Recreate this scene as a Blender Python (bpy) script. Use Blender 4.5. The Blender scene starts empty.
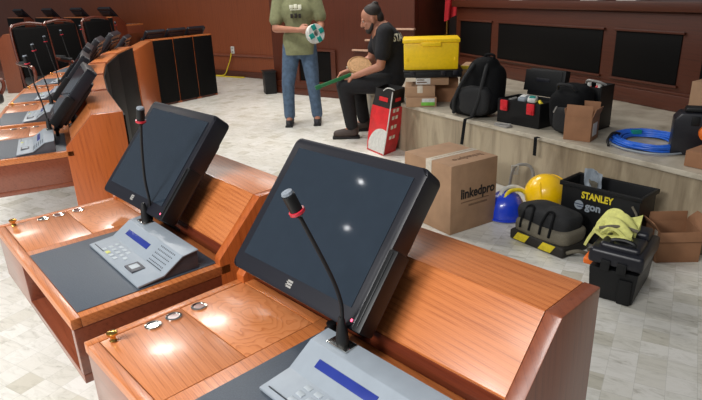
import bpy, bmesh, math, random
from mathutils import Vector, Matrix, noise
random.seed(7)
C = bpy.context.scene.collection
PI = math.pi
# ---------------------------------------------------------------- camera model
F_PX, TH, ROLL, H = 572.85, .3523, -.0373, 1.3602
_s, _c = math.sin(TH), math.cos(TH); _cr, _sr = math.cos(ROLL), math.sin(ROLL)
def ray(x, y):
    X, Y = x-351, y-200
    a = X*_cr+Y*_sr; u = X*_sr-Y*_cr
    return Vector((a, F_PX*_c+u*_s, -F_PX*_s+u*_c))
def at(x, y, z=0.0):
    r = ray(x, y); return Vector((0, 0, H))+r*((z-H)/r.z)
def atd(x, y, Y):
    r = ray(x, y); return Vector((0, 0, H))+r*(Y/r.y)
cam_d = bpy.data.cameras.new('camera'); cam = bpy.data.objects.new('camera', cam_d); C.objects.link(cam)
cam_d.sensor_width = 36; cam_d.lens = F_PX/702*36; cam_d.clip_start = .02
cam.matrix_world = Matrix.Translation((0, 0, H)) @ Matrix.Rotation(PI/2-TH, 4, 'X') @ Matrix.Rotation(ROLL, 4, 'Z')
bpy.context.scene.camera = cam
# ---------------------------------------------------------------- materials
def lin(c):
    return tuple((v/255/12.92 if v/255 <= .04045 else ((v/255+.055)/1.055)**2.4) for v in c)+(1,)
class NT:
    def __init__(s, name):
        s.m = bpy.data.materials.new(name); s.m.use_nodes = True; s.t = s.m.node_tree
        s.b = s.t.nodes['Principled BSDF']
    def n(s, typ, **kw):
        o = s.t.nodes.new(typ)
        for k, v in kw.items():
            if k in o.inputs.keys(): o.inputs[k].default_value = v
            else: setattr(o, k, v)
        return o
    def l(s, a, b): s.t.links.new(a, b)
    def p(s, **kw):
        for k, v in kw.items(): s.b.inputs[k.replace('_', ' ')].default_value = v
        return s
    def ramp(s, fac, stops):
        r = s.n('ShaderNodeValToRGB'); e = r.color_ramp.elements
        while len(e) < len(stops): e.new(.5)
        for i, (p_, c_) in enumerate(stops): e[i].position = p_; e[i].color = c_
        s.l(fac, r.inputs['Fac']); return r
    def bump(s, fac, strength, dist=.002):
        b = s.n('ShaderNodeBump', Strength=strength, Distance=dist); s.l(fac, b.inputs['Height']); s.l(b.outputs['Normal'], s.b.inputs['Normal'])
def plain(name, rgb, rough=.5, metal=0., var=.06, scale=40., bump=0., coat=0., spec=.5, emit=None):
    t = NT(name); c = lin(rgb)
    tc = t.n('ShaderNodeTexCoord'); nz = t.n('ShaderNodeTexNoise', Scale=scale, Detail=3.); t.l(tc.outputs['Object'], nz.inputs['Vector'])
    a = tuple(max(0, v*(1-var*2)) for v in c[:3])+(1,); b = tuple(min(1, v*(1+var*2)) for v in c[:3])+(1,)
    r = t.ramp(nz.outputs['Fac'], [(.3, a), (.7, b)]); t.l(r.outputs['Color'], t.b.inputs['Base Color'])
    t.p(Roughness=rough, Metallic=metal, Coat_Weight=coat, Coat_Roughness=.12, Specular_IOR_Level=spec)
    if bump: t.bump(nz.outputs['Fac'], bump)
    if emit: t.p(Emission_Color=c, Emission_Strength=emit)
    return t.m
def wood(name, light, dark, axis=0, scale=9., rough=.3, coat=.3, mixf=.78, rings=None):
    t = NT(name); tc = t.n('ShaderNodeTexCoord'); mp = t.n('ShaderNodeMapping'); t.l(tc.outputs['Object'], mp.inputs['Vector'])
    sc = [1., 1., 1.]; sc[axis] = .11; mp.inputs['Scale'].default_value = sc
    n1 = t.n('ShaderNodeTexWave', wave_type='BANDS', bands_direction='DIAGONAL', Scale=scale*6.5, Distortion=5.5, Detail=2.)
    n1.inputs['Detail Scale'].default_value = .22; t.l(mp.outputs['Vector'], n1.inputs['Vector'])
    m1 = t.n('ShaderNodeMath', operation='MULTIPLY'); m1.inputs[1].default_value = 1.; t.l(n1.outputs['Fac'], m1.inputs[0])
    m2 = t.n('ShaderNodeMath', operation='PINGPONG'); m2.inputs[1].default_value = 1.; t.l(m1.outputs[0], m2.inputs[0])
    mpf = t.n('ShaderNodeMapping'); sf = [1., 1., 1.]; sf[axis] = .028; mpf.inputs['Scale'].default_value = sf; t.l(tc.outputs['Object'], mpf.inputs['Vector'])
    n2 = t.n('ShaderNodeTexNoise', Scale=scale*20, Detail=3., Roughness=.6, Distortion=.3); t.l(mpf.outputs['Vector'], n2.inputs['Vector'])
    m1 = t.n('ShaderNodeMath', operation='MULTIPLY'); m1.inputs[1].default_value = 9.; t.l(n1.outputs['Fac'], m1.inputs[0])
    m2 = t.n('ShaderNodeMath', operation='FRACT'); t.l(m1.outputs[0], m2.inputs[0])
    if rings:
        mp2 = t.n('ShaderNodeMapping'); mp2.inputs['Location'].default_value = (-rings[0]*14, -rings[1]*20, 0); mp2.inputs['Scale'].default_value = (14, 20, 0); t.l(tc.outputs['Object'], mp2.inputs['Vector'])
        nd = t.n('ShaderNodeTexNoise', Scale=.9, Detail=2.); t.l(mp2.outputs[0], nd.inputs['Vector'])
        ln = t.n('ShaderNodeVectorMath', operation='LENGTH'); t.l(mp2.outputs[0], ln.inputs[0])
        ad = t.n('ShaderNodeMath', operation='MULTIPLY_ADD'); ad.inputs[1].default_value = 2.2; t.l(nd.outputs['Fac'], ad.inputs[0]); t.l(ln.outputs['Value'], ad.inputs[2])
        m1.inputs[1].default_value = 3.2; t.l(ad.outputs[0], m1.inputs[0])
    mx = t.n('ShaderNodeMix', data_type='FLOAT'); mx.inputs[0].default_value = mixf; t.l(m2.outputs[0], mx.inputs[2]); t.l(n2.outputs['Fac'], mx.inputs[3])
    L, D = lin(light), lin(dark); mid = tuple((L[i]*.8+D[i]*.2) for i in range(3))+(1,)
    r = t.ramp(mx.outputs[0], [(.27, D), (.44, mid), (.62, L)]); t.l(r.outputs['Color'], t.b.inputs['Base Color'])
    t.p(Roughness=rough, Coat_Weight=coat, Coat_Roughness=.15); t.bump(n2.outputs['Fac'], .08)
    return t.m
M = {}
M['oak'] = wood('oak_veneer', (196, 118, 66), (150, 78, 37), 0, 7., mixf=.6, rough=.36, coat=.14)
M['oak_light'] = wood('oak_lid', (202, 128, 82), (162, 92, 52), 0, 6., mixf=.6)
M['oak_ring'] = wood('oak_lid_ring', (202, 128, 80), (180, 106, 60), 0, 5., mixf=.5, rings=(.14, .27))
M['oak_panel'] = wood('oak_upright', (178, 92, 42), (146, 70, 30), 2, 5., mixf=.7)
M['oak_shaded'] = wood('shaded_end_panel', (128, 68, 42), (106, 52, 32), 2, 5., rough=.35, coat=.3, mixf=.7)  # oak upright with shade put into its colour
M['oak_side'] = wood('mahogany_side', (128, 68, 46), (100, 48, 30), 0, 6., rough=.28, coat=.5)
M['mahogany'] = wood('mahogany_edge', (112, 50, 30), (70, 28, 16), 0, 6.)
M['wall_wood'] = wood('wall_veneer', (136, 70, 38), (112, 54, 28), 2, 2.2, rough=.45, coat=.05, mixf=.7)
M['wall_red'] = wood('podium_veneer', (82, 38, 21), (60, 27, 14), 0, 4., rough=.45, coat=.1)
M['wall_red_up'] = wood('cabinet_veneer', (86, 40, 24), (66, 30, 16), 2, 3., rough=.45, coat=.05)
M['edge_light'] = plain('pale_trim', (196, 160, 138), .4)
M['leather'] = plain('black_leather', (11, 10, 10), .55, bump=.15, scale=120, var=.15, spec=.12)
M['leather_blue'] = plain('dark_seat_leather', (40, 42, 44), .45, bump=.15, scale=120)
M['mat'] = plain('blue_grey_mat', (68, 76, 86), .5, bump=.2, scale=400)
M['casing'] = plain('charcoal_plastic', (19, 20, 29), .38, bump=.05, scale=500)
M['plastic'] = plain('black_plastic', (15, 16, 18), .45, spec=.35)
M['rubber'] = plain('black_rubber', (14, 14, 15), .6)
M['screen'] = plain('dark_glass', (38, 47, 57), .05, var=.02, coat=0., spec=.6)
M['silver'] = plain('silver_plastic', (140, 149, 158), .42, metal=.0, var=.02)
M['key'] = plain('key_plastic', (168, 176, 182), .4, var=.02)
M['console_dark'] = plain('grey_plastic', (74, 74, 80), .5)
M['blue_display'] = plain('blue_display', (38, 52, 128), .25, var=.03)
M['grille'] = plain('dark_perforation', (40, 44, 50), .6)
M['chrome'] = plain('chrome', (205, 205, 200), .18, metal=1.)
M['brass'] = plain('brass', (214, 170, 90), .22, metal=1.)
M['led_red'] = plain('red_led', (255, 90, 120), .3, emit=3.)
M['ring_red'] = plain('red_ring', (186, 40, 56), .3)
M['foam'] = plain('mic_foam', (120, 128, 138), .6, scale=300, var=.2)
M['white'] = plain('white_plastic', (205, 205, 200), .5)
M['paper'] = plain('paper', (226, 226, 222), .8)
M['card'] = plain('cardboard', (164, 130, 101), .8, scale=12, var=.05)
M['card_b'] = plain('cardboard_brown', (146, 104, 74), .8, scale=12, var=.05)
M['card_d'] = plain('cardboard_inside', (120, 84, 58), .85)
M['tape'] = plain('packing_tape', (206, 196, 180), .25)
M['ink'] = plain('black_ink', (34, 28, 26), .7)
M['ink_soft'] = plain('brown_ink', (120, 92, 70), .8)
M['yellow'] = plain('yellow_plastic', (250, 206, 10), .4, var=.03)
M['yellow_h'] = plain('yellow_shell', (252, 200, 8), .28, coat=.5, var=.02)
M['blue_h'] = plain('blue_shell', (28, 62, 196), .28, coat=.5, var=.02)
M['blue_cable'] = plain('blue_cable', (40, 104, 212), .42)
M['nylon'] = plain('black_nylon', (12, 13, 15), .85, scale=200, var=.2, bump=.3, spec=.2)
M['nylon_g'] = plain('charcoal_nylon', (24, 25, 27), .8, scale=160, var=.15, bump=.3)
M['khaki'] = plain('khaki_canvas', (104, 98, 84), .85, scale=160, bump=.3)
M['stripe_black'] = plain('dark_stripe', (38, 34, 30), .7)
M['stripe_yellow'] = plain('yellow_stripe', (222, 200, 40), .6)
M['lime'] = plain('lime_fabric', (206, 206, 122), .85, scale=60, bump=.2)
M['orange'] = plain('orange_plastic', (232, 110, 24), .5)
M['red'] = plain('red_plastic', (204, 34, 44), .4)
M['bag_red'] = plain('red_sack', (206, 40, 46), .4, scale=14, var=.08)
M['grey_clear'] = plain('grey_film', (150, 148, 144), .3)
M['green'] = plain('green_plastic', (24, 104, 58), .45)
M['lime_label'] = plain('green_label', (118, 190, 66), .6)
M['teal'] = plain('teal_tape', (18, 142, 132), .45)
M['tan'] = plain('tan_fibre', (178, 138, 96), .8, scale=60, var=.1)
M['skin'] = plain('skin', (172, 118, 94), .55, scale=20, var=.03)
M['hair'] = plain('dark_hair', (34, 26, 22), .7, scale=150, var=.25, bump=.4)
M['olive'] = plain('olive_cotton', (128, 130, 96), .9, scale=30, bump=.15)
M['denim'] = plain('blue_denim', (78, 98, 122), .9, scale=25, var=.12, bump=.15)
M['blackcloth'] = plain('black_cotton', (22, 23, 28), .9, scale=30, var=.12)
M['blackpants'] = plain('black_trousers', (20, 21, 25), .85, scale=30, var=.12)
M['boot'] = plain('brown_boot', (66, 54, 48), .6)
M['shoe'] = plain('dark_shoe', (28, 30, 36), .6)
M['print'] = plain('pale_print', (226, 226, 206), .8)
M['red_cloth'] = plain('red_cloth', (176, 26, 36), .8)
M['blue_cloth'] = plain('navy_seat', (44, 56, 82), .7)
M['dark_recess'] = plain('dark_alcove', (40, 24, 18), .6, scale=8, var=.3)
def floor_mat():
    t = NT('marble_tiles'); tc = t.n('ShaderNodeTexCoord'); mp = t.n('ShaderNodeMapping'); t.l(tc.outputs['Object'], mp.inputs['Vector'])
    mp.inputs['Rotation'].default_value = (0, 0, .53); mp.inputs['Scale'].default_value = (10.2, 10.2, 1)
    fl = t.n('ShaderNodeVectorMath', operation='FLOOR'); t.l(mp.outputs['Vector'], fl.inputs[0])
    wn = t.n('ShaderNodeTexWhiteNoise', noise_dimensions='2D'); t.l(fl.outputs[0], wn.inputs['Vector'])
    off = t.n('ShaderNodeVectorMath', operation='SCALE'); off.inputs['Scale'].default_value = 30.; t.l(wn.outputs['Color'], off.inputs[0])
    sm = t.n('ShaderNodeVectorMath', operation='ADD'); t.l(mp.outputs['Vector'], sm.inputs[0]); t.l(off.outputs[0], sm.inputs[1])
    m2 = t.n('ShaderNodeMapping'); m2.inputs['Scale'].default_value = (.5, 1.4, 1); m2.inputs['Rotation'].default_value = (0, 0, .5); t.l(sm.outputs[0], m2.inputs['Vector'])
    nz = t.n('ShaderNodeTexNoise', Scale=1.6, Detail=6., Roughness=.65, Distortion=1.2); t.l(m2.outputs[0], nz.inputs['Vector'])
    r = t.ramp(nz.outputs['Fac'], [(.30, lin((196, 192, 182))), (.42, lin((226, 224, 216))), (.56, lin((240, 238, 232))), (.8, lin((230, 227, 218)))])
    tone = t.ramp(wn.outputs['Value'], [(.0, lin((222, 219, 208))), (.12, lin((240, 239, 234))), (.7, lin((250, 250, 248))), (1., lin((255, 255, 255)))])
    mx = t.n('ShaderNodeMix', data_type='RGBA', blend_type='MULTIPLY'); mx.inputs[0].default_value = 1.; t.l(r.outputs['Color'], mx.inputs[6]); t.l(tone.outputs['Color'], mx.inputs[7])
    fr = t.n('ShaderNodeVectorMath', operation='FRACTION'); t.l(mp.outputs['Vector'], fr.inputs[0])
    sp = t.n('ShaderNodeSeparateXYZ'); t.l(fr.outputs[0], sp.inputs[0])
    g = []
    for k in ('X', 'Y'):
        a = t.n('ShaderNodeMath', operation='LESS_THAN'); a.inputs[1].default_value = .018; t.l(sp.outputs[k], a.inputs[0]); g.append(a)
    mm = t.n('ShaderNodeMath', operation='MAXIMUM'); t.l(g[0].outputs[0], mm.inputs[0]); t.l(g[1].outputs[0], mm.inputs[1])
    sc = t.n('ShaderNodeMath', operation='MULTIPLY'); sc.inputs[1].default_value = .28; t.l(mm.outputs[0], sc.inputs[0])
    m3 = t.n('ShaderNodeMix', data_type='RGBA'); t.l(sc.outputs[0], m3.inputs[0]); t.l(mx.outputs[2], m3.inputs[6]); m3.inputs[7].default_value = lin((140, 136, 126))
    t.l(m3.outputs[2], t.b.inputs['Base Color']); t.p(Roughness=.32, Specular_IOR_Level=.4)
    return t.m
M['floor'] = floor_mat()
def travertine(name, light, dark, sx, sz):
    t = NT(name); tc = t.n('ShaderNodeTexCoord'); mp = t.n('ShaderNodeMapping'); t.l(tc.outputs['Object'], mp.inputs['Vector'])
    mp.inputs['Scale'].default_value = (sx, sx, sz)
    nz = t.n('ShaderNodeTexNoise', Scale=3.2, Detail=6., Roughness=.62, Distortion=.6); t.l(mp.outputs[0], nz.inputs['Vector'])
    r = t.ramp(nz.outputs['Fac'], [(.3, lin(dark)), (.55, lin(light)), (.75, lin(tuple(min(255, int(v*1.06)) for v in light)))])
    t.l(r.outputs['Color'], t.b.inputs['Base Color']); t.p(Roughness=.35)
    return t.m
M['trav'] = travertine('beige_marble', (170, 156, 132), (124, 110, 90), 2.2, .35)
M['trav_top'] = travertine('pale_marble', (190, 182, 165), (156, 146, 128), 1.6, 1.6)
# ---------------------------------------------------------------- mesh builder
def catmull(P, n=6):
    P = [Vector(p) for p in P]
    if len(P) < 3: return P
    out = []
    for i in range(len(P)-1):
        a = P[i-1] if i else P[0]*2-P[1]; b, c = P[i], P[i+1]; d = P[i+2] if i+2 < len(P) else P[-1]*2-P[-2]
        for k in range(n):
            t = k/n; out.append(.5*((2*b)+(c-a)*t+(2*a-5*b+4*c-d)*t*t+(3*b-a-3*c+d)*t**3))
    out.append(P[-1]); return out
class MB:
    def __init__(s, mat4=None): s.bm = bmesh.new(); s.T = mat4 or Matrix.Identity(4)
    def _add(s, b):
        me = bpy.data.meshes.new('tmp'); b.to_mesh(me); b.free(); me.transform(s.T); s.bm.from_mesh(me); bpy.data.meshes.remove(me); return s
    def box(s, x0, y0, z0, x1, y1, z1, bev=.003, seg=2, m=None):
        b = bmesh.new(); bmesh.ops.create_cube(b, size=1)
        for v in b.verts: v.co = Vector(((x0+x1)/2+v.co.x*(x1-x0), (y0+y1)/2+v.co.y*(y1-y0), (z0+z1)/2+v.co.z*(z1-z0)))
        lim = min(abs(x1-x0), abs(y1-y0), abs(z1-z0))*.45
        if bev > 0: bmesh.ops.bevel(b, geom=b.edges[:], offset=min(bev, lim), segments=seg, affect='EDGES', profile=.6)
        if m: b.transform(m)
        return s._add(b)
    def prism(s, prof, a0, a1, axis='x', bev=.003):
        # prof in the two other axes (y,z) / (x,z) / (x,y)
        b = bmesh.new()
        def mk(p, a): return {'x': (a, p[0], p[1]), 'y': (p[0], a, p[1]), 'z': (p[0], p[1], a)}[axis]
        A = [b.verts.new(mk(p, a0)) for p in prof]; B = [b.verts.new(mk(p, a1)) for p in prof]
        b.faces.new(A); b.faces.new(B[::-1]); n = len(prof)
        for i in range(n): b.faces.new((A[i], B[i], B[(i+1) % n], A[(i+1) % n]))
        bmesh.ops.recalc_face_normals(b, faces=b.faces[:])
        if bev > 0: bmesh.ops.bevel(b, geom=b.edges[:], offset=bev, segments=2, affect='EDGES', profile=.6)
        return s._add(b)
    def tube(s, P, r, seg=10, smooth=5, closed=False):
        P = catmull(P, smooth) if smooth > 1 else [Vector(p) for p in P]
        n = len(P); R = r if callable(r) else (lambda t: r)
        b = bmesh.new(); rings = []; up = None
        for i, p in enumerate(P):
            d = (P[(i+1) % n]-P[i-1]) if closed else (P[min(i+1, n-1)]-P[max(i-1, 0)])
            d.normalize()
            if up is None: up = d.orthogonal().normalized()
            up = (up-d*up.dot(d)); up = up.normalized() if up.length > 1e-6 else d.orthogonal().normalized()
            sd = d.cross(up); rr = R(i/(n-1))
            rings.append([b.verts.new(p+(up*math.cos(2*PI*k/seg)+sd*math.sin(2*PI*k/seg))*rr) for k in range(seg)])
        for i in range(n if closed else n-1):
            A, B = rings[i], rings[(i+1) % n]
            for k in range(seg): b.faces.new((A[k], A[(k+1) % seg], B[(k+1) % seg], B[k]))
        if not closed: b.faces.new(rings[0][::-1]); b.faces.new(rings[-1])
        bmesh.ops.recalc_face_normals(b, faces=b.faces[:])
        return s._add(b)
    def cyl(s, p, q, r, seg=24, r2=None): return s.tube([p, q], (lambda t: r+(r2-r)*t) if r2 is not None else r, seg, 1)
    def lathe(s, prof, o=(0, 0, 0), seg=32, axis=None):
        b = bmesh.new(); rings = []
        for r, z in prof: rings.append([b.verts.new((max(r, 1e-5)*math.cos(2*PI*k/seg), max(r, 1e-5)*math.sin(2*PI*k/seg), z)) for k in range(seg)])
        for i in range(len(rings)-1):
            for k in range(seg): b.faces.new((rings[i][k], rings[i][(k+1) % seg], rings[i+1][(k+1) % seg], rings[i+1][k]))
        b.faces.new(rings[0][::-1]); b.faces.new(rings[-1])
        bmesh.ops.recalc_face_normals(b, faces=b.faces[:])
        m = Matrix.Translation(o)
        if axis is not None: m = m @ Vector((0, 0, 1)).rotation_difference(Vector(axis)).to_matrix().to_4x4()
        b.transform(m); return s._add(b)
    def ell(s, c, r, e=1., seg=24, ring=16, jitter=0., js=3., rot=None):
        b = bmesh.new(); bmesh.ops.create_uvsphere(b, u_segments=seg, v_segments=ring, radius=1)
        f = lambda v: math.copysign(abs(v)**e, v)
        for v in b.verts:
            d = v.co.normalized(); q = Vector((f(d.x), f(d.y), f(d.z)))
            if e != 1:
                k = (abs(q.x)**(2/e)+abs(q.y)**(2/e)+abs(q.z)**(2/e))**(e/2); q /= k
            q = Vector((q.x*r[0], q.y*r[1], q.z*r[2]))
            if jitter: q += d*jitter*noise.noise(Vector((q.x*js*4, q.y*js*4, q.z*js*4))+Vector(c))
            v.co = q
        if rot: b.transform(rot.to_4x4())
        b.transform(Matrix.Translation(c)); return s._add(b)
    def grid(s, fn, nu, nv, th=0.):
        b = bmesh.new(); V = [[b.verts.new(fn(i/nu, j/nv)) for j in range(nv+1)] for i in range(nu+1)]
        for i in range(nu):
            for j in range(nv): b.faces.new((V[i][j], V[i+1][j], V[i+1][j+1], V[i][j+1]))
        if th: bmesh.ops.recalc_face_normals(b, faces=b.faces[:]); bmesh.ops.solidify(b, geom=b.faces[:], thickness=th)
        return s._add(b)
    def limb(s, P, R):
        for i in range(len(P)-1):
            s.tube([P[i], P[i+1]], (lambda t, a=R[i], c=R[i+1]: a+(c-a)*t), 16, 1)
        for p, r in zip(P, R): s.ell(p, (r, r, r), seg=16, ring=10)
        return s
    def build(s, name, mat, parent=None, smooth=True, taper=None):
        if taper:
            for v in s.bm.verts: v.co = taper(v.co)
        me = bpy.data.meshes.new(name); s.bm.to_mesh(me); s.bm.free()
        me.materials.append(M[mat] if isinstance(mat, str) else mat)
        o = bpy.data.objects.new(name, me); C.objects.link(o)
        if parent: o.parent = parent
        if smooth:
            me.polygons.foreach_set('use_smooth', [True]*len(me.polygons)); me.set_sharp_from_angle(angle=math.radians(38))
        me.update(); return o
def remesh(o, voxel, it=4):
    m = o.modifiers.new('r', 'REMESH'); m.mode = 'VOXEL'; m.voxel_size = voxel; m.use_smooth_shade = True
    k = o.modifiers.new('s', 'SMOOTH'); k.iterations = it; k.factor = .5
    dg = bpy.context.evaluated_depsgraph_get(); me = bpy.data.meshes.new_from_object(o.evaluated_get(dg)); o.modifiers.clear()
    old = o.data; o.data = me; bpy.data.meshes.remove(old)
    me.polygons.foreach_set('use_smooth', [True]*len(me.polygons)); return o
def thing(name, label, cat, loc, rz=0., group=None):
    o = bpy.data.objects.new(name, None); C.objects.link(o); o.empty_display_size = .05
    o.location = loc; o.rotation_euler = (0, 0, rz); return tag(o, label, cat, group)
def tag(o, label, cat, group=None):
    o['label'] = label; o['category'] = cat
    if group: o['group'] = group
    return o
def struct(o): o['kind'] = 'structure'; return o
def dup(root, loc, rz, label, group=None):
    r = root.copy(); C.objects.link(r); r.location = loc; r.rotation_euler = (0, 0, rz); r['label'] = label
    if group: r['group'] = group
    for ch in list(root.children):
        c = ch.copy(); C.objects.link(c); c.parent = r
        for g in ch.children:
            d = g.copy(); C.objects.link(d); d.parent = c
    return r
def text(name, body, size, mat, parent, o, xd, up, bold=0., ext=.0006, align='LEFT', sx=1.):
    cu = bpy.data.curves.new('t', 'FONT'); cu.body = body; cu.size = size; cu.extrude = ext; cu.offset = bold; cu.align_x = align; cu.resolution_u = 3
    t = bpy.data.objects.new('t', cu); C.objects.link(t)
    me = bpy.data.meshes.new_from_object(t.evaluated_get(bpy.context.evaluated_depsgraph_get())); bpy.data.objects.remove(t); bpy.data.curves.remove(cu)
    x = Vector(xd).normalized(); u = Vector(up); u = (u-x*u.dot(x)).normalized(); n = x.cross(u)
    mt = Matrix.Translation(Vector(o)) @ Matrix((x*sx, u, n)).transposed().to_4x4()
    me.transform(mt); me.name = name; me.materials.append(M[mat]); ob = bpy.data.objects.new(name, me); C.objects.link(ob); ob.parent = parent; return ob
def frame(o, x, y):   # matrix with given origin and x,y axes
    x = Vector(x).normalized(); y = Vector(y); y = (y-x*y.dot(x)).normalized(); z = x.cross(y)
    return Matrix.Translation(Vector(o)) @ Matrix((x, y, z)).transposed().to_4x4()
# ================================================================ SETTING
fl = MB(); fl.box(-11, -1, -.1, 6, 17, 0, 0); o = fl.build('floor', 'floor', None, False); struct(o)
WA = -.6373
def wall_part(name, mat, x0, y0, z0, x1, y1, z1, parent, bev=.004):
    return MB().box(x0, y0, z0, x1, y1, z1, bev).build(name, mat, parent)
w = MB().box(-9.5, 0, 0, 1.5, .1, 3.4, 0).build('wall_back', 'wall_wood'); w.location = (-2.321, 10.462, 0); w.rotation_euler = (0, 0, WA); struct(w)
rl = MB().box(-9.5, -.03, .35, 1.46, -.001, .385, .006).build('trim_1', 'edge_light'); rl.location = w.location; rl.rotation_euler = w.rotation_euler; struct(rl)
rl.data.materials[0] = M['oak_side']
bb = MB().box(-9.5, -.035, .001, 1.46, -.001, .10, .006).build('baseboard_back', 'wall_red'); bb.location = w.location; bb.rotation_euler = w.rotation_euler; struct(bb)
# panelled wall behind the men
wr = MB().box(0, 0, 0, 2.30, .1, 3.4, .004).box(0, .1, 0, .1, 1.3, 3.4, .004).box(2.2, .1, 0, 2.3, 1.0, 3.4, .004).build('wall_right', 'wall_red_up'); wr.location = (-1.029, 8.356, 0); wr.rotation_euler = (0, 0, -.6388); struct(wr)
MB().box(.50, -.012, .20, 1.05, .012, .60, .004).build('inset_panel', 'leather', wr)
MB().box(.42, -.03, .60, 1.13, .0, .625, .004).box(.42, -.03, .17, 1.13, 0, .195, .004).box(.42, -.03, .195, .495, 0, .60, .004).box(1.055, -.03, .195, 1.13, 0, .60, .004).build('panel_moulding', 'wall_red', wr)
b2 = MB().box(-.01, -.05, .001, 1.25, -.001, .085, .005).box(-.01, -.03, .085, 1.25, -.001, .175, .005).build('baseboard_right', 'wall_red'); b2.location = wr.location; b2.rotation_euler = wr.rotation_euler; struct(b2)
for k, (x0, x1, z) in enumerate(((1.42, 1.66, .645), (1.62, 1.86, .772), (2.06, 2.32, .907))):
    t_ = MB().box(x0, -.05, z-.02, x1, -.001, z, .003).build('trim_%d' % (k+2), 'edge_light'); t_.location = wr.location; t_.rotation_euler = wr.rotation_euler; struct(t_)
wd = MB().box(1.2, .9, 0, 4.6, 1.0, 3.4, 0).build('wall_side', 'dark_recess'); wd.location = wr.location; wd.rotation_euler = wr.rotation_euler; struct(wd)
# marble dais
ZD = .425
prof = [(.462, 4.943), (2.95, .748), (5.5, 2.2), (5.5, 8.5), (1.6, 8.5), (.02, 7.60), (.24, 5.56)]
d_ = MB().prism(prof, 0.001, ZD-.03, 'z', .0).build('stage_base', 'trav', None, False); struct(d_)
cx_ = sum(p[0] for p in prof)/7; cy_ = sum(p[1] for p in prof)/7
prof2 = [(.452, 4.925), (2.945, .725), (5.5, 2.2), (5.5, 8.5), (1.6, 8.5), (.0, 7.60), (.22, 5.55)]
d2 = MB().prism(prof2, ZD-.03, ZD, 'z', .006).build('stage_top', 'trav_top', None, False); struct(d2)
# podium
pod = thing('podium_bench', 'long dark red wooden podium front with black leather panels on the marble stage', 'podium', (1.322, 7.054, ZD), -1.2011)
MB().box(0, .0, 0.001, 4.7, .5, .70, .005).build('body', 'wall_red', pod)
MB().box(-.04, -.05, .70, 4.75, .55, .775, .008).build('ledge', 'wall_red', pod)
MB().box(-.02, -.03, .001, 4.72, -.001, .12, .008).box(-.02, -.02, .12, 4.72, -.001, .14, .004).build('plinth', 'wall_red', pod)
for a, b in ((.10, .71), (.84, 2.29), (2.43, 3.04), (3.22, 4.5)):
    pn = MB().box(a, -.008, .185, b, .02, .55, .008).build('leather_panel', 'leather', pod)
    for z0, z1 in ((.548, .566), (.168, .186)): MB().box(a-.02, -.022, z0, b+.02, -.001, z1, .004).build('panel_moulding', 'wall_red', pn)
for k, (t, lab) in enumerate(((1.05, 'white sheet of paper on the podium ledge above the backpack'), (2.05, 'white papers on the podium ledge above the open carton'), (2.45, 'white papers on podium ledge above the blue cable'))):
    p = Vector((1.322, 7.054, 0))+Vector((.362, -.932, 0))*t+Vector((.932, .362, 0))*.1
    pp = MB().box(-.1, -.07, 0, .1, .07, .006, .001).build('paper_sheet', 'paper'); pp.location = (p.x, p.y, ZD+.7755); pp.rotation_euler = (0, 0, -1.2); tag(pp, lab, 'paper')
# flag
fg = thing('flag', 'red cloth hanging at the left end of the podium', 'flag', (1.235, 7.2, ZD))
MB().cyl((0, 0, 0), (0, 0, 1.9), .015).lathe([(.13, 0), (.13, .02), (.03, .04), (.02, .08)]).build('pole', 'brass', fg)
MB().grid(lambda u, v: Vector((-.02+.22*u+.015*math.sin(v*4), -.02+.03*math.sin(u*16+v*2), 1.85-1.32*v+.12*u*v)), 24, 20, .004).build('cloth', 'red_cloth', fg)
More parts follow.
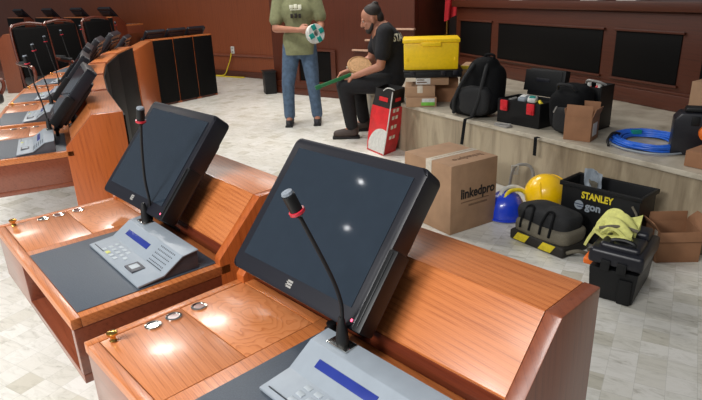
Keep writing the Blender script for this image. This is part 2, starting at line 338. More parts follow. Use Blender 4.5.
# ================================================================ DESKS
W0, VB, H1, H2 = .709, .593, .75, .8946
def make_desk(name, label, loc, rz, W=W0, group=None, fx=.004, front='leather', lids=True, taper=0., zs=1., mat_console=True, end='oak_panel'):
    d = thing(name, label, 'desk', (loc[0], loc[1], 0), rz, group)
    tp = (lambda c: Vector((W/2+(c.x-W/2)*(1-taper*max(0, c.y)/VB), c.y, c.z*zs))) if (taper or zs != 1) else None
    B = lambda m, n, mt, p=d: m.build(n, mt, p, taper=tp)
    u0, u1 = (.277, .305) if W > .5 else (.05, .07)
    m = MB()
    m.box(0, 0, .726, .021, .37, H1).box(.021, 0, .726, W, .021, H1).box(.268 if W > .5 else .03, .021, .726, W, .37, H1, .002)
    m.box(.021, .345, .726, .268, .37, H1, .002).box(.021, .021, .722, .268, .345, .735, 0)
    B(m, 'worktop', 'oak')
    if lids:
        for (a, b, rings, knob) in ((.0225, .189, ((.045, .119), (.045, .163)), True), (.191, .3435, ((.047, .219),), False)):
            ld = B(MB().box(.0225, a, .7355, .2665, b, H1-.0005, .0015), 'lid', 'oak_light' if knob else 'oak_ring')
            for r in rings:
                B(MB().lathe([(.011, -.004), (.0165, 0), (.0165, .0025), (.0125, .0035), (.011, .001), (.0005, .0012)], (r[0], r[1], H1), 24), 'finger_ring', 'chrome', ld)
                if r[1] > .15: B(MB().lathe([(.0112, .0012), (.0112, .0017), (.0005, .0018)], (r[0], r[1], H1), 20), 'finger_hole', 'mahogany', ld)
            if knob: B(MB().lathe([(.006, 0), (.0075, .002), (.005, .006), (.005, .010), (.010, .015), (.0105, .019), (.008, .021), (.0005, .0215)], (.04, .042, H1), 24), 'knob', 'brass', ld)
    B(MB().box(u1, .021, H1+.0002, W-.022, .345, H1+.002, .0008), 'writing_mat', 'mat')
    m = MB(); m.box(.001, .003, .594, u0, .368, .7255, .002).box(u0, .003, .594, W-.001, .368, .615, .002).box(W-.022, .003, .615, W-.001, .368, .7255, .002).box(u0, .34, .615, W-.022, .368, .7255, .001)
    B(m, 'drawer_case', 'oak_side')
    B(MB().box(.03, .375, .0, W-.03, VB-.02, .745, .002), 'pedestal', 'mahogany')
    for x0, x1 in ((0, .028), (W-.028, W)):
        pr = [(.342, .005), (VB, .005), (VB, H2), (.467, H2), (.342, .766)]
        B(MB().prism(pr, x0, x1, 'x', .003), 'side_panel', end)
    a = .404 if W > .5 else W*.6
    pr = [(.367, .7905), (.467, H2-.0005), (.467, H2-.02), (.39, .7905)]
    B(MB().prism([(.369, H1+.001), (.369, .7905), (.467, H2-.0005), (.467, H1+.001)], a, W-.0285, 'x', .0015), 'sloped_board', 'oak')
    B(MB().box(a, .3665, H1+.001, W-.0285, .3688, .787, .0004), 'riser', 'mahogany')
    B(MB().box(.0285, .468, H2-.022, W-.0285, VB-.002, H2-.0004, .002), 'top_board', 'oak')
    if front == 'leather':
        B(MB().box(fx, VB-.004, .03, W-fx, VB+.008, .878, .004), 'front_panel', 'leather')
    else:
        B(MB().box(.002, VB-.004, .03, W-.002, VB+.008, .892, .004), 'front_panel', front)
    return d
def wor(d, q):
    x, y, a = d; return Vector((x+q[0]*math.cos(a)-q[1]*math.sin(a), y+q[0]*math.sin(a)+q[1]*math.cos(a), q[2]))
DK = {1: (-.5179, .9343, -.825), 2: (-1.0382, 1.5507, -.8646), 3: (-1.8311, 2.8748, -1.1106), 4: (-2.14, 3.601, -1.17), 5: (-2.41, 4.337, -1.22),
      6: (-2.615, 5.124, -1.32), 7: (-2.755, 5.927, -1.42)}
G_D = 'delegate desks of the curved row'
dl = {1: 'nearest oak desk at the bottom of the photo with brass knob and two lids', 2: 'second oak desk from the camera with open tray under its blue-grey mat',
      3: 'oak desk beyond the gap whose tall bright orange side panel faces the camera', 4: 'oak desk next behind the one with the tall bright orange side panel',
      5: 'oak desk of the curved row, second behind the one with the bright orange side panel', 6: 'oak desk of the curved row, third behind the one with the bright orange side panel',
      7: 'oak desk just before the orange front panel where the curved row turns'}
d1 = make_desk('delegate_desk', dl[1], DK[1], DK[1][2], group=G_D)
for k in range(2, 8): dup(d1, (DK[k][0], DK[k][1], 0), DK[k][2], dl[k], G_D)
wide = MB().box(-.021, VB-.004, .03, W0+.021, VB+.008, .878, .004).build('front_panel', 'leather'); wm_ = wide.data; bpy.data.objects.remove(wide)
for o_ in [o_ for o_ in bpy.data.objects if o_.parent and o_.name.startswith('front_panel') and o_.parent.location.y > 3.5]: o_.data = wm_
d8 = make_desk('delegate_desk', 'wide desk with bright orange wooden front panel where the row turns', (-3.0, 7.333), -1.39, 1.42, G_D, front='oak_panel', zs=.95)
RY = -2.2125; uR = Vector((math.cos(RY), math.sin(RY), 0)); vR = Vector((-math.sin(RY), math.cos(RY), 0)); s0 = Vector((-2.457, 7.50, 0))
FD = []
far = ['black fronted desk beside the orange front panel, first of the three at the far end', 'black fronted desk in the middle of the three at the far end of the row', 'black fronted desk at the very end of the curved row near the wall outlet']
f0 = None
for k in range(3):
    mid = s0-uR*(.33*(k+.5)+.01); WW = .326; org = mid-uR*(WW/2)-vR*VB
    FD.append((org.x, org.y, RY))
    if f0 is None: f0 = make_desk('delegate_desk', far[0], org, RY, WW, G_D, zs=.95, lids=False)
    else: dup(f0, (org.x, org.y, 0), RY, far[k], G_D)
sp_ = [o_ for o_ in d1.children if o_.name.startswith('side_panel')][1]; sp_.data = sp_.data.copy(); sp_.data.materials[0] = M['oak_shaded']  # nearest desk's right panel: shade painted in as a darker veneer
# rear row along the back wall, one step up
rp_ = MB().box(-9.4, -2.1, .001, -.9, -.04, .16, .01).build('floor_step', 'oak_side'); rp_.location = w.location; rp_.rotation_euler = w.rotation_euler; struct(rp_)
RR = []
G_R = 'desks of the rear row'
dup(d1, (-5.74, 9.86, 0), -1.52, 'rear desk at the left edge of the photo showing an orange end panel', G_R)
nW = Vector((-.5951, -.8037, 0)); base_ = Vector((-2.321, 10.462, 0))+nW*1.0; uW = Vector((-.8037, .5951, 0))
rear = ['rear desk under the leftmost monitor against the wooden wall', 'rear desk second from the left against the wooden wall', 'rear desk third from the left against the wooden wall', 'rear desk rightmost against the wooden wall, behind the third chair']
for k, px in enumerate((15, 44, 73, 101)):
    r = ray(px, 18); o_ = Vector((0, 0, H)); t_ = (base_-o_).dot(nW)/r.dot(nW); p = o_+r*t_; p.z = 0
    org = p-uW*(W0/2)-nW*VB; RR.append((org.x, org.y, 2.503)); dup(d1, (org.x, org.y, .161), 2.503, rear[k], G_R)
endm = None
for o_ in list(bpy.data.objects):
    if o_.parent and o_.name.startswith('side_panel') and o_.parent.location.z > .1:
        o_.data = o_.data.copy(); o_.data.materials[0] = M['mahogany']
# ================================================================ MONITORS
def make_monitor(label, d, u0, sc=1., group='touch monitors on the desks'):
    w, h, t = .372, .309, .866
    c = wor(d, (u0+w/2, .42, .7505)); mo = thing('touch_monitor', label, 'monitor', c, d[2], group); mo.scale = (sc,)*3
    fr = Matrix.Translation((-w/2, -.122, .0755)) @ Matrix(((1, 0, 0), (0, math.cos(t), math.sin(t)), (0, math.sin(t), -math.cos(t)))).transposed().to_4x4()
    T = Matrix.Translation((-w/2, -.122, .0755)) @ Matrix(((1, 0, 0, 0), (0, math.cos(t), math.sin(t), 0), (0, math.sin(t), -math.cos(t), 0), (0, 0, 0, 1)))
    # s along x, k up the panel, n into the back
    def rr(x0, y0, x1, y1, r, n=6):
        out = []
        for cx, cy, a0 in ((x1-r, y1-r, 0), (x0+r, y1-r, 90), (x0+r, y0+r, 180), (x1-r, y0+r, 270)):
            out += [(cx+r*math.cos(math.radians(a0+90*i/n)), cy+r*math.sin(math.radians(a0+90*i/n))) for i in range(n+1)]
        return out
    mb = MB(T); mb.prism(rr(0, 0, w, h, .016), 0, .050, 'z', .006); mb.prism(rr(.03, .02, w-.02, h-.05, .02), .050, .064, 'z', .004); mb.prism(rr(.06, .06, w-.06, h-.08, .02), .064, .074, 'z', .004)
    cs = mb.build('casing', 'casing', mo)
    MB(T).box(.024, .034, -.0012, w-.024, h-.024, .006, 0).build('screen', 'screen', mo)
    m = MB(T)
    for q in range(3): m.box(w/2-.0085, .0125+q*.0052, -.0012, w/2+.0085, .0165+q*.0052, .002, .0004)
    m.box(w/2-.0085, .0125, -.0012, w/2-.0055, .027, .002, .0004)
    m.build('logo', 'grey_clear', mo)
    mr = MB(T); mr.box(w+.0012, .002, -.008, w+.021, .152, .03, .003).box(w+.0085, .01, -.010, w+.0125, .147, -.006, .001); cr = mr.build('card_reader', 'plastic', mo)
    MB(T).box(w-.013, .013, -.002, w-.0095, .018, .002, .001).build('power_light', 'led_red', mo)
    mf = MB(); mf.box(-.13, -.045, 0.0, .13, .03, .012, .004).box(-.07, -.035, .012, .07, .0, .062, .006); mf.build('stand', 'plastic', mo)
    return mo
mlab = {1: 'dark touch monitor on the nearest desk with slanted gooseneck microphone before it', 2: 'dark touch monitor on the second desk with upright microphone before it',
        3: 'dark touch monitor seen edge-on beside the tall bright orange side panel', 4: 'edge-on touch monitor just behind the one by the orange side panel', 5: 'small edge-on monitor, third in the line receding from the bright orange side panel',
        6: 'small dark monitor on the curved row below the right tall chair', 7: 'small dark monitor at the end of the row, left of the orange front panel'}
m1 = make_monitor(mlab[1], DK[1], .060)
def put_mon(d, u0, label, sc=1., zs=1.):
    c = wor(d, (u0+.186, .42, .7505*zs)); x = dup(m1, c, d[2], label, 'touch monitors on the desks'); x.scale = (sc,)*3; return x
m2_ = put_mon(DK[2], .1345, mlab[2]); m2_.location = wor(DK[2], (.3205+.122*math.sin(-.04), .2835+.122, .7505)); m2_.rotation_euler.z = -.824
for k in range(3, 8): put_mon(DK[k], .062, mlab[k])
for k, l in enumerate(('back of dark monitor on the far black fronted desk next to the orange panel', 'back of dark monitor on the middle black fronted far desk', 'back of dark monitor on the last black fronted desk near the wall outlet')):
    put_mon(FD[k], .326/2-.186, l, .80, .95)
for k, l in enumerate(('leftmost monitor on the rear row by the wooden wall', 'second monitor from the left on the rear row by the wooden wall', 'third monitor from the left on the rear row by the wooden wall', 'rightmost monitor on the rear row by the wooden wall')):
    put_mon(RR[k], .17, l).location.z += .16
put_mon((-3.0, 7.333, -1.39), .92, 'small dark monitor just left of the top of the bright orange front panel', .9, .95)
# ================================================================ CONFERENCE UNITS
def make_console(label, d, stem, head, uv=(.362, .152)):
    p = wor(d, (uv[0], uv[1], H1+.0021)); c = thing('conference_unit', label, 'conference unit', p, d[2], 'conference units on the writing mats')
    w = .322
    prof = [(0, .002), (0, .007), (.062, .012), (.112, .044), (.152, .048), (.152, .045), (.112, .040), (.063, .008), (.004, .002)]
    MB().prism(prof, 0, w, 'x', .0012).build('top_shell', 'silver', c)
    MB().prism([(.006, 0), (.150, 0), (.150, .0445), (.1125, .0395), (.0645, .0075), (.006, .0019)], .006, w-.004, 'x', .0006).build('base', 'console_dark', c)
    def S(v):  # height of the slope at v
        return .012+(v-.062)*(.032/.05)
    ang = math.atan2(.032, .05)
    mt = lambda x, v: Matrix.Translation((x, v, S(v))) @ Matrix.Rotation(ang, 4, 'X')
    MB(mt(.112, .088)).box(-.068, -.008, -.002, .068, .008, .0012, .0005).build('display', 'blue_display', c)
    g = MB(mt(.258, .088))
    for i in range(10):
        for j in range(5): g.lathe([(.0018, -.001), (.0018, .0006), (.0002, .0006)], (-.036+i*.008, -.020+j*.010, 0), 8)
    g.build('speaker_grille', 'grille', c)
    MB(mt(.258, .0655)).box(-.04, -.001, -.001, .04, .001, .0006, .0002).build('trim_line', 'grille', c)
    km = Matrix.Translation((0, 0, .0095))
    for i in range(5):
        for j in range(3):
            if (i, j) in ((4, 2), (4, 0)): continue
            k = MB().box(.058+i*.024, .012+j*.017, .006, .058+i*.024+.015, .012+j*.017+.010, .0100+j*.0010, .001).build('key', 'key' if (i, j) != (1, 0) else 'lime', c)
    MB().box(.205, .015, .006, .252, .048, .0125, .001).build('reader_frame', 'console_dark', c)
    MB().box(.214, .021, .0115, .238, .042, .0133, .001).build('reader_window', 'key', c)
    MB().box(.012, .010, .006, .075, .0118, .0093, .0004).build('scribed_line', 'grille', c)
    MB().box(.03, .122, .046, .078, .150, .0495, .001).build('socket_plate', 'chrome', c)
    MB().lathe([(.013, 0), (.013, .012), (.009, .014), (.009, .024), (.0005, .025)], (-.006, .165, .025), 20).cyl((-.006, .165, 0), (-.006, .165, .027), .008).build('jack_plug', 'plastic', c)
    b = Vector((.054, .137, .049))
    S_ = [b+Vector(q) for q in stem]
    mic = MB().lathe([(.011, 0), (.011, .012), (.009, .03), (.006, .045), (.0045, .05)], b, 20).tube(S_, .0034, 10).build('gooseneck_microphone', 'rubber', c)
    hd = (Vector(head)).normalized(); e = S_[-1]
    MB().lathe([(.0035, 0), (.0095, .006), (.0100, .014), (.0100, .040), (.0092, .0405), (.0005, .0405)], e, 24, hd).build('microphone_head', 'plastic', mic)
    MB().lathe([(.0005, .0), (.0078, .0), (.0096, .0025), (.0086, .006), (.0005, .0072)], e+hd*.0402, 20, hd).build('foam_cap', 'foam', mic)
    MB().lathe([(.0102, .008), (.0126, .008), (.0126, .0125), (.0102, .013)], e, 24, hd).build('light_ring', 'ring_red', mic)
    return c
def stem_from_px(d, pts, uv=(.362, .152)):
    p = wor(d, (uv[0], uv[1], H1+.0021)); b = p+Matrix.Rotation(d[2], 3, 'Z') @ Vector((.054, .137, .049)); R = Matrix.Rotation(-d[2], 3, 'Z')
    return [R @ (atd(x, y, b.y+dy)-b) for x, y, dy in pts]
clab = {1: 'silver-blue conference unit on the nearest desk, its microphone bent to the left', 2: 'silver-blue conference unit on the second desk, its microphone standing upright', 3: 'silver conference unit on the desk with the bright orange side panel',
        4: 'silver conference unit one desk behind the bright orange side panel', 5: 'silver conference unit two desks behind the bright orange side panel', 6: 'small silver conference unit on the desk in front of the leftmost tall chair', 7: 'distant conference unit on the last desk before the orange front panel'}
st1 = stem_from_px(DK[1], [(344, 336, 0), (342, 312, 0), (340, 299, -.005), (333, 280, -.012), (321, 256, -.02), (300, 217, -.03)])
c1 = make_console(clab[1], DK[1], [(0, 0, 0)]+st1[1:], tuple(st1[-1]-st1[-2]))
st2 = stem_from_px(DK[2], [(155, 222, 0), (150, 205, 0), (145, 180, -.01), (142, 150, -.02), (141, 125, -.03)])
c2 = make_console(clab[2], DK[2], [(0, 0, 0)]+st2[1:], tuple(st2[-1]-st2[-2]))
c3 = make_console(clab[3], DK[3], [(0, 0, 0), (0, -.005, .1), (.004, -.02, .20), (.004, -.03, .29)], (.05, -.1, 1))
for k in (4, 5, 6, 7):
    dup(c3, wor(DK[k], (.362, .152, H1+.0021)), DK[k][2]+.0, clab[k])
dd8 = (-3.0, 7.333, -1.39)
dup(c3, wor(dd8, (.30, .16, H1*.95+.0021)), -1.39, 'distant conference unit with upright microphone above the orange front panel')
# ================================================================ CHAIRS
def make_chair(label, x, y, rz, group='tall leather chairs with wooden arms'):
    c = thing('armchair', label, 'chair', (x, y, 0), rz, group); c.scale = (.88, .88, .97)   # faces local +y
    MB().box(-.25, -.24, .40, .25, .26, .50, .04, 4).build('seat', 'leather_blue', c)
    R = Matrix.Translation((0, -.24, .44)) @ Matrix.Rotation(.16, 4, 'X')
    MB(R).box(-.23, -.03, .02, .23, .05, .66, .03, 4).build('backrest', 'leather', c)
    fr_ = MB(R)
    for s in (-1, 1): fr_.tube([(s*.245, -.01, -.06), (s*.25, -.02, .3), (s*.24, -.02, .62), (s*.19, -.02, .70)], .02, 8)
    fr_.tube([(-.20, -.02, .69), (0, -.02, .715), (.20, -.02, .69)], .02, 8); fr_.build('back_frame', 'mahogany', c)
    for s in (-1, 1):
        a = MB().tube([(s*.275, -.28, .68), (s*.285, -.1, .665), (s*.285, .12, .66), (s*.285, .25, .64), (s*.28, .27, .56), (s*.27, .2, .46)], .022, 8).build('armrest', 'mahogany', c)
        MB().box(s*.285-.03, -.14, .675, s*.285+.03, .14, .705, .012, 3).build('arm_pad', 'leather_blue', a)
    MB().cyl((0, 0, .08), (0, 0, .40), .03).build('column', 'plastic', c)
    for k in range(5):
        a = 2*PI*k/5; l = MB().tube([(0, 0, .10), (.16*math.cos(a), .16*math.sin(a), .09), (.29*math.cos(a), .29*math.sin(a), .06)], .022, 8).build('leg', 'oak_side', c)
        MB().cyl((.29*math.cos(a)-.012, .29*math.sin(a), .027), (.29*math.cos(a)+.012, .29*math.sin(a), .027), .026, 16).build('caster', 'plastic', l)
    return c
fa = lambda fx, fy: math.atan2(fy, fx)-PI/2
ch = None
for lab, px, Y in (('tall black leather chair, leftmost of the three behind the desks', 37, 7.3), ('tall black leather chair in the middle of the three behind the desks', 70, 8.05), ('tall black leather chair, rightmost of the three behind the desks', 106, 8.75)):
    p = atd(px, 45, Y); xx, yy = p.x+.12, p.y-.1
    if ch is None: ch = make_chair(lab, xx, yy, fa(.75, -.66))
    else: dup(ch, (xx, yy, 0), fa(.8, -.6), lab)
p = at(4, 97, .47); dup(ch, (p.x-.27, p.y-.1, 0), fa(.93, .2), 'dark chair cut by the left edge of the photo, only seat and arm showing')
# ---------------------------------------------------------------- wall outlet, yellow cable, waste bin
def onwall(x, y, z): 
    return Vector((-2.321, 10.462, 0))+Vector((.8037, -.5951, 0))*x+Vector((.5951, .8037, 0))*y+Vector((0, 0, z))
ol = thing('wall_outlet', 'white power outlet on the brown wooden wall above the rail', 'outlet', onwall(.48, -.001, .45), WA)
MB().box(-.04, -.012, -.06, .04, 0, .06, .004).build('cover_plate', 'white', ol)
for z in (-.028, .028): MB().box(-.018, -.016, z-.016, .018, -.011, z+.016, .003).build('socket', 'grey_clear', ol)
yc = MB().tube([onwall(.46, -.03, .40), onwall(.44, -.045, .30), onwall(.36, -.05, .16), onwall(.28, -.07, .03), onwall(.1, -.09, .012), onwall(-.1, -.1, .012), onwall(.05, -.14, .012), onwall(.5, -.12, .012), onwall(.8, -.10, .012)], .009, 8).build('extension_cord', 'stripe_yellow'); tag(yc, 'yellow cord hanging from the wall outlet down to the floor', 'cord')
tb = thing('waste_bin', 'small black waste bin standing left of the standing man', 'bin', (-1.10, 8.28, .001), .3)
MB().prism([(-.08, -.1), (.08, -.1), (.08, .1), (-.08, .1)], 0, .30, 'z', .01).build('body', 'plastic', tb)
MB().box(-.09, -.11, .30, .09, .11, .32, .006).build('rim', 'plastic', tb)
# ================================================================ STACK ON THE STAGE
def yaw_of(a, b): d = Vector(b)-Vector(a); return math.atan2(d.y, d.x)
def box_thing(name, label, cat, loc, rz, group=None): return thing(name, label, cat, loc, rz, group)
SY = -.12
def closed_carton(label, loc, rz, w, d, h, mat='card', group=None, tape=True):
    c = thing('cardboard_box', label, 'box', loc, rz, group)
    MB().box(0, 0, 0.0005, w, d, h, .003).build('carton', mat, c)
    if tape: MB().box(w/2-.022, -.0008, h-.05, w/2+.022, d+.0008, h+.0008, .0003).build('tape', 'tape', c)
    return c
q = at(406, 110, ZD)
b1 = closed_carton('flat cardboard box with green and white label, bottom of the stack under the yellow crate', (.485, 4.72, ZD+.0005), SY, .25, .30, .078, tape=False)
MB().box(.13, -.0015, .012, .235, .001, .07, .0003).build('label_sticker', 'white', b1)
MB().box(.125, -.0025, .012, .235, .0, .04, .0003).build('green_band', 'lime_label', b1)
b2_ = closed_carton('plain cardboard box, second from the bottom under the yellow crate', (.478, 4.735, ZD+.079), SY, .245, .28, .085, tape=True)
b3 = closed_carton('small cardboard box with white label just below the yellow crate', (.575, 4.80, ZD+.1645), SY, .27, .22, .066, tape=False)
MB().box(.0, -.0015, .008, .12, .001, .060, .0003).build('label_sticker', 'paper', b3)
for x, z in ((.07, .04), (.09, .02)): MB().box(.01, -.002, z, x, .0005, z+.009, .0002).build('print', 'ink_soft', b3)
bk = closed_carton('brown cardboard box behind the small labelled box, right side of the stack', (.745, 4.90, ZD+.0005), SY, .20, .20, .2, 'card_b', tape=False)
# black tote with yellow lid crate on top
kt = thing('tool_tote', 'low black tote lying between the yellow crate and the cardboard boxes', 'crate', (.475, 4.78, ZD+.231), SY)
MB().box(0, 0, 0, .47, .34, .045, .01).build('body', 'plastic', kt)
MB().box(-.006, -.008, .045, .476, .348, .06, .004).build('rim', 'plastic', kt)
for x in (.05, .30, .40): MB().box(x, -.014, .02, x+.04, .0, .056, .004).build('latch', 'casing', kt)
yk = thing('storage_crate', 'bright yellow plastic crate on top of the stack beside the seated man', 'crate', (.472, 4.80, ZD+.2915), SY)
MB().prism([(.006, 0), (.444, 0), (.448, .215), (.002, .215)], 0, .32, 'y', .012).build('body', 'yellow', yk)
MB().box(-.006, -.008, .215, .456, .328, .245, .006).build('lid', 'yellow', yk)
MB().box(.145, -.022, .188, .305, .0, .222, .006).build('handle', 'yellow', yk)
for x in (.02, .41): MB().box(x, -.006, .07, x+.02, .002, .10, .003).build('clip', 'yellow', yk)
bb_ = closed_carton('cardboard box with a yellow taped edge behind the black backpack', (.985, 5.02, ZD+.0005), -.35, .26, .30, .28, tape=False)
MB().box(.0, -.002, .255, .26, .02, .2815, .0005).build('yellow_tape', 'stripe_yellow', bb_)
# ---------------------------------------------------------------- backpack
bp = thing('backpack', 'black backpack slumped on the marble stage edge with one strap hanging down', 'backpack', (1.015, 4.32, ZD+.001), -.75)
rt = Matrix.Rotation(-.22, 3, 'X') 
mm = MB(); mm.ell((0, .0, .205), (.185, .115, .205), .62, 32, 24, .018, 1.2, Matrix.Rotation(-.15, 3, 'X')); mm.ell((0, -.03, .12), (.19, .13, .12), .7, 32, 20, .015); mm.ell((-.03, .0, .36), (.14, .10, .10), .8)
shear = lambda c: Vector(((c.x+.03)*(1.04-.9*max(0, c.z-.12))-.03+.24*c.z-.05, c.y, c.z*.95))
remesh(mm.build('body', 'nylon', bp, taper=shear), .012, 3)
MB().ell((.02, -.125, .13), (.13, .05, .105), .6, 24, 16, .01).build('front_pocket', 'nylon_g', bp)
MB().tube([(-.02, -.09, .39), (-.07, -.15, .28), (-.13, -.165, .14), (-.165, -.12, .02)], .014, 8).build('shoulder_strap', 'nylon_g', bp)
MB().tube([(.07, -.05, .41), (.085, -.13, .30), (.07, -.17, .14), (.03, -.18, .02)], .014, 8).build('shoulder_strap', 'nylon_g', bp)
MB().tube([(.03, .0, .415), (.03, -.01, .45), (.09, -.01, .45), (.09, 0, .41)], .01, 8).build('grab_handle', 'nylon', bp)
MB().grid(lambda u, v: Vector((.025+.026*u-.03*v, -.16-.115*min(1, v*3.4), .02-.0*v if v < .3 else .016-.27*(v-.3))), 2, 14, .003).build('hanging_strap', 'nylon', bp)
# ---------------------------------------------------------------- open tool box with red latches
tz = yaw_of(at(497, 124, ZD), at(540, 134, ZD)); p0 = at(497, 123, ZD)
tbx = thing('tool_box', 'open black tool box with two red latches on the stage beside the backpack', 'tool box', (p0.x+.01, p0.y+.05, ZD+.001), tz+.08)
m = MB(); m.box(0, 0, 0.0, .36, .24, .012).box(0, 0, .012, .36, .012, .17, .004).box(0, .228, .012, .36, .24, .17, .004).box(0, .012, .012, .012, .228, .17, .004).box(.348, .012, .012, .36, .228, .17, .004)
m.build('tub', 'plastic', tbx)
R = Matrix.Translation((0, .24, .172)) @ Matrix.Rotation(math.radians(-8), 4, 'X')
m = MB(R); m.box(0.06, 0, 0, .355, .06, .19, .012); m.box(.03, -.004, .03, .33, .002, .18, .004); m.build('lid', 'plastic', tbx)
MB(R).box(.13, -.008, .10, .24, -.003, .125, .002).build('badge', 'casing', tbx)
for x in (.035, .26):
    MB().box(x, -.016, .09, x+.06, .0, .165, .005).box(x+.01, -.024, .095, x+.05, -.014, .12, .004).build('latch', 'red', tbx)
tl = [('small silver hand tool lying in the open tool box', 'hand tool', 'grey_clear', .05), ('pale blue packet lying in the open tool box', 'packet', 'silver', .12), ('white packet lying in the open tool box', 'packet', 'white', .19), ('yellow screwdriver lying in the open tool box', 'screwdriver', 'stripe_yellow', .25)]
Tm = Matrix.Translation(tbx.location) @ Matrix.Rotation(tbx.rotation_euler.z, 4, 'Z')
fill = MB(); fill.box(.02, .02, .0125, .34, .22, .150, .01); fill.build('tray', 'plastic', tbx)
for lab, cat, mt, x in tl:
    o = thing(cat.replace(' ', '_'), lab, cat, Tm @ Vector((x+.03, .10, .152)), tz+.1+x*3)
    if cat == 'packet': MB().ell((0, 0, .02), (.035, .07, .02), .6, 16, 10, .006, 4).build('wrapper', mt, o); MB().box(-.02, -.04, .036, .02, .03, .042, .002).build('sticker', 'paper' if mt != 'white' else 'teal', o)
    else: MB().cyl((0, -.09, .012), (0, .0, .012), .012, 14).build('handle', mt, o); MB().cyl((0, 0, .012), (0, .09, .012), .004, 10).build('shaft', 'chrome', o)
st = MB().grid(lambda u, v: Vector((.025*u, -.0-.03*min(1, v*4), .0 if v < .25 else -.16*(v-.25))), 2, 12, .003).build('webbing_strap', 'nylon'); sp = at(538, 137, ZD+.006); st.location = (sp.x+.0, sp.y+.015, ZD+.006); st.rotation_euler = (0, 0, tz); tag(st, 'black webbing strap hanging over the stage edge below the open tool box', 'strap')
g = MB().box(-.06, -.03, 0, .06, .03, .012, .003).cyl((-.05, -.025, .018), (.05, .02, .018), .006); g = g.build('multi_tool', 'grey_clear'); gp = at(505, 128, ZD); g.location = (gp.x, gp.y+.05, ZD+.001); g.rotation_euler = (0, 0, tz); tag(g, 'small grey tool lying in front of the open tool box on the stage edge', 'hand tool')
# dark soft bag between tool box and carton
db = thing('tool_bag', 'slumped dark grey tool bag between the open tool box and the open carton', 'bag', (1.46, 3.70, ZD+.001), tz+.1)
mm = MB(); mm.ell((0, 0, .135), (.125, .115, .135), .55, 32, 20, .02, 1.5); mm.ell((.0, .02, .24), (.12, .085, .075), .7, 24, 16, .02, 1.5)
remesh(mm.build('body', 'nylon', db), .011, 3)
MB().ell((.03, -.12, .10), (.075, .02, .08), .5, 20, 14).build('pocket', 'nylon_g', db)
MB().tube([(-.07, -.06, .28), (-.05, -.085, .315), (.04, -.085, .315), (.06, -.06, .28)], .009, 8).build('handle', 'nylon_g', db)
MB().cyl((-.02, -.165, .15), (.0, -.165, .19), .004).build('zip_pull', 'grey_clear', db)
# black tote bag with red and white contents
to = thing('tote_box', 'tall open black tote with red and white things inside behind the open carton', 'tote', (1.64, 3.80, ZD+.001), tz+.1)
m = MB(); m.box(-.07, -.07, 0, .09, .09, .01).box(-.07, -.07, .01, -.06, .09, .29, .003).box(.08, -.07, .01, .09, .09, .29, .003).box(-.06, -.07, .01, .08, -.06, .28, .003).box(-.06, .08, .01, .08, .09, .29, .003)
m.build('body', 'plastic', to)
MB().box(.03, -.074, .01, .07, -.0695, .12, .001).build('label_sticker', 'white', to)
MB().tube([(-.06, 0, .29), (-.03, -.03, .315), (.05, -.03, .31), (.08, 0, .29)], .008, 8).build('handle', 'grey_clear', to)
Tm = Matrix.Translation(to.location) @ Matrix.Rotation(to.rotation_euler.z, 4, 'Z')
for x, y, mt, lab in ((-.025, -.02, 'red', 'red spray can standing in the black tote'), (.045, -.01, 'white', 'white bottle standing in the black tote'), (.0, .045, 'bag_red', 'dark red bottle at the back of the black tote')):
    o = thing('bottle', lab, 'bottle', Tm @ Vector((x, y, .0115)))
    MB().lathe([(.026, 0), (.028, .01), (.028, .22), (.02, .25), (.012, .265)], seg=20).build('body', mt, o); MB().lathe([(.013, .265), (.013, .29), (.001, .291)], seg=16).build('cap', 'white', o)
# ---------------------------------------------------------------- cartons
def open_carton(label, loc, rz, w, d, h, mat, flaps, group=None, sticker=None):
    c = thing('open_carton', label, 'box', loc, rz, group); t = .005
    m = MB(); m.box(0, 0, 0, w, d, t, .001).box(0, 0, t, w, t, h, .001).box(0, d-t, t, w, d, h, .001).box(0, t, t, t, d-t, h, .001).box(w-t, t, t, w, d-t, h, .001); m.build('carton', mat, c)
    for side, a, L in flaps:
        a = math.radians(a)   # angle from vertical, outwards
        if side == 'f': R = Matrix.Translation((0, t/2, h)) @ Matrix.Rotation(a, 4, 'X'); e = w
        if side == 'b': R = Matrix.Translation((w, d-t/2, h)) @ Matrix.Rotation(PI, 4, 'Z') @ Matrix.Rotation(a, 4, 'X'); e = w
        if side == 'l': R = Matrix.Translation((t/2, d, h)) @ Matrix.Rotation(-PI/2, 4, 'Z') @ Matrix.Rotation(a, 4, 'X'); e = d
        if side == 'r': R = Matrix.Translation((w-t/2, 0, h)) @ Matrix.Rotation(PI/2, 4, 'Z') @ Matrix.Rotation(a, 4, 'X'); e = d
        MB(R).box(.003, -t/2, 0, e-.003, t/2, L, .001).build('flap', mat, c)
    return c
pa = at(565, 141, ZD); pb = at(592, 144.5, ZD); ry = yaw_of(pa, pb)
oc = open_carton('small open cardboard box with upright flaps on the stage edge next to the blue cable', (pa.x+.003, pa.y+.045, ZD+.001), ry, .165, .15, .145, 'card_b', (('f', -8, .075), ('r', 18, .06), ('b', 6, .08), ('l', 10, .05)))
MB().box(.1645, .03, .03, .1665, .11, .11, .0004).build('label_sticker', 'white', oc)
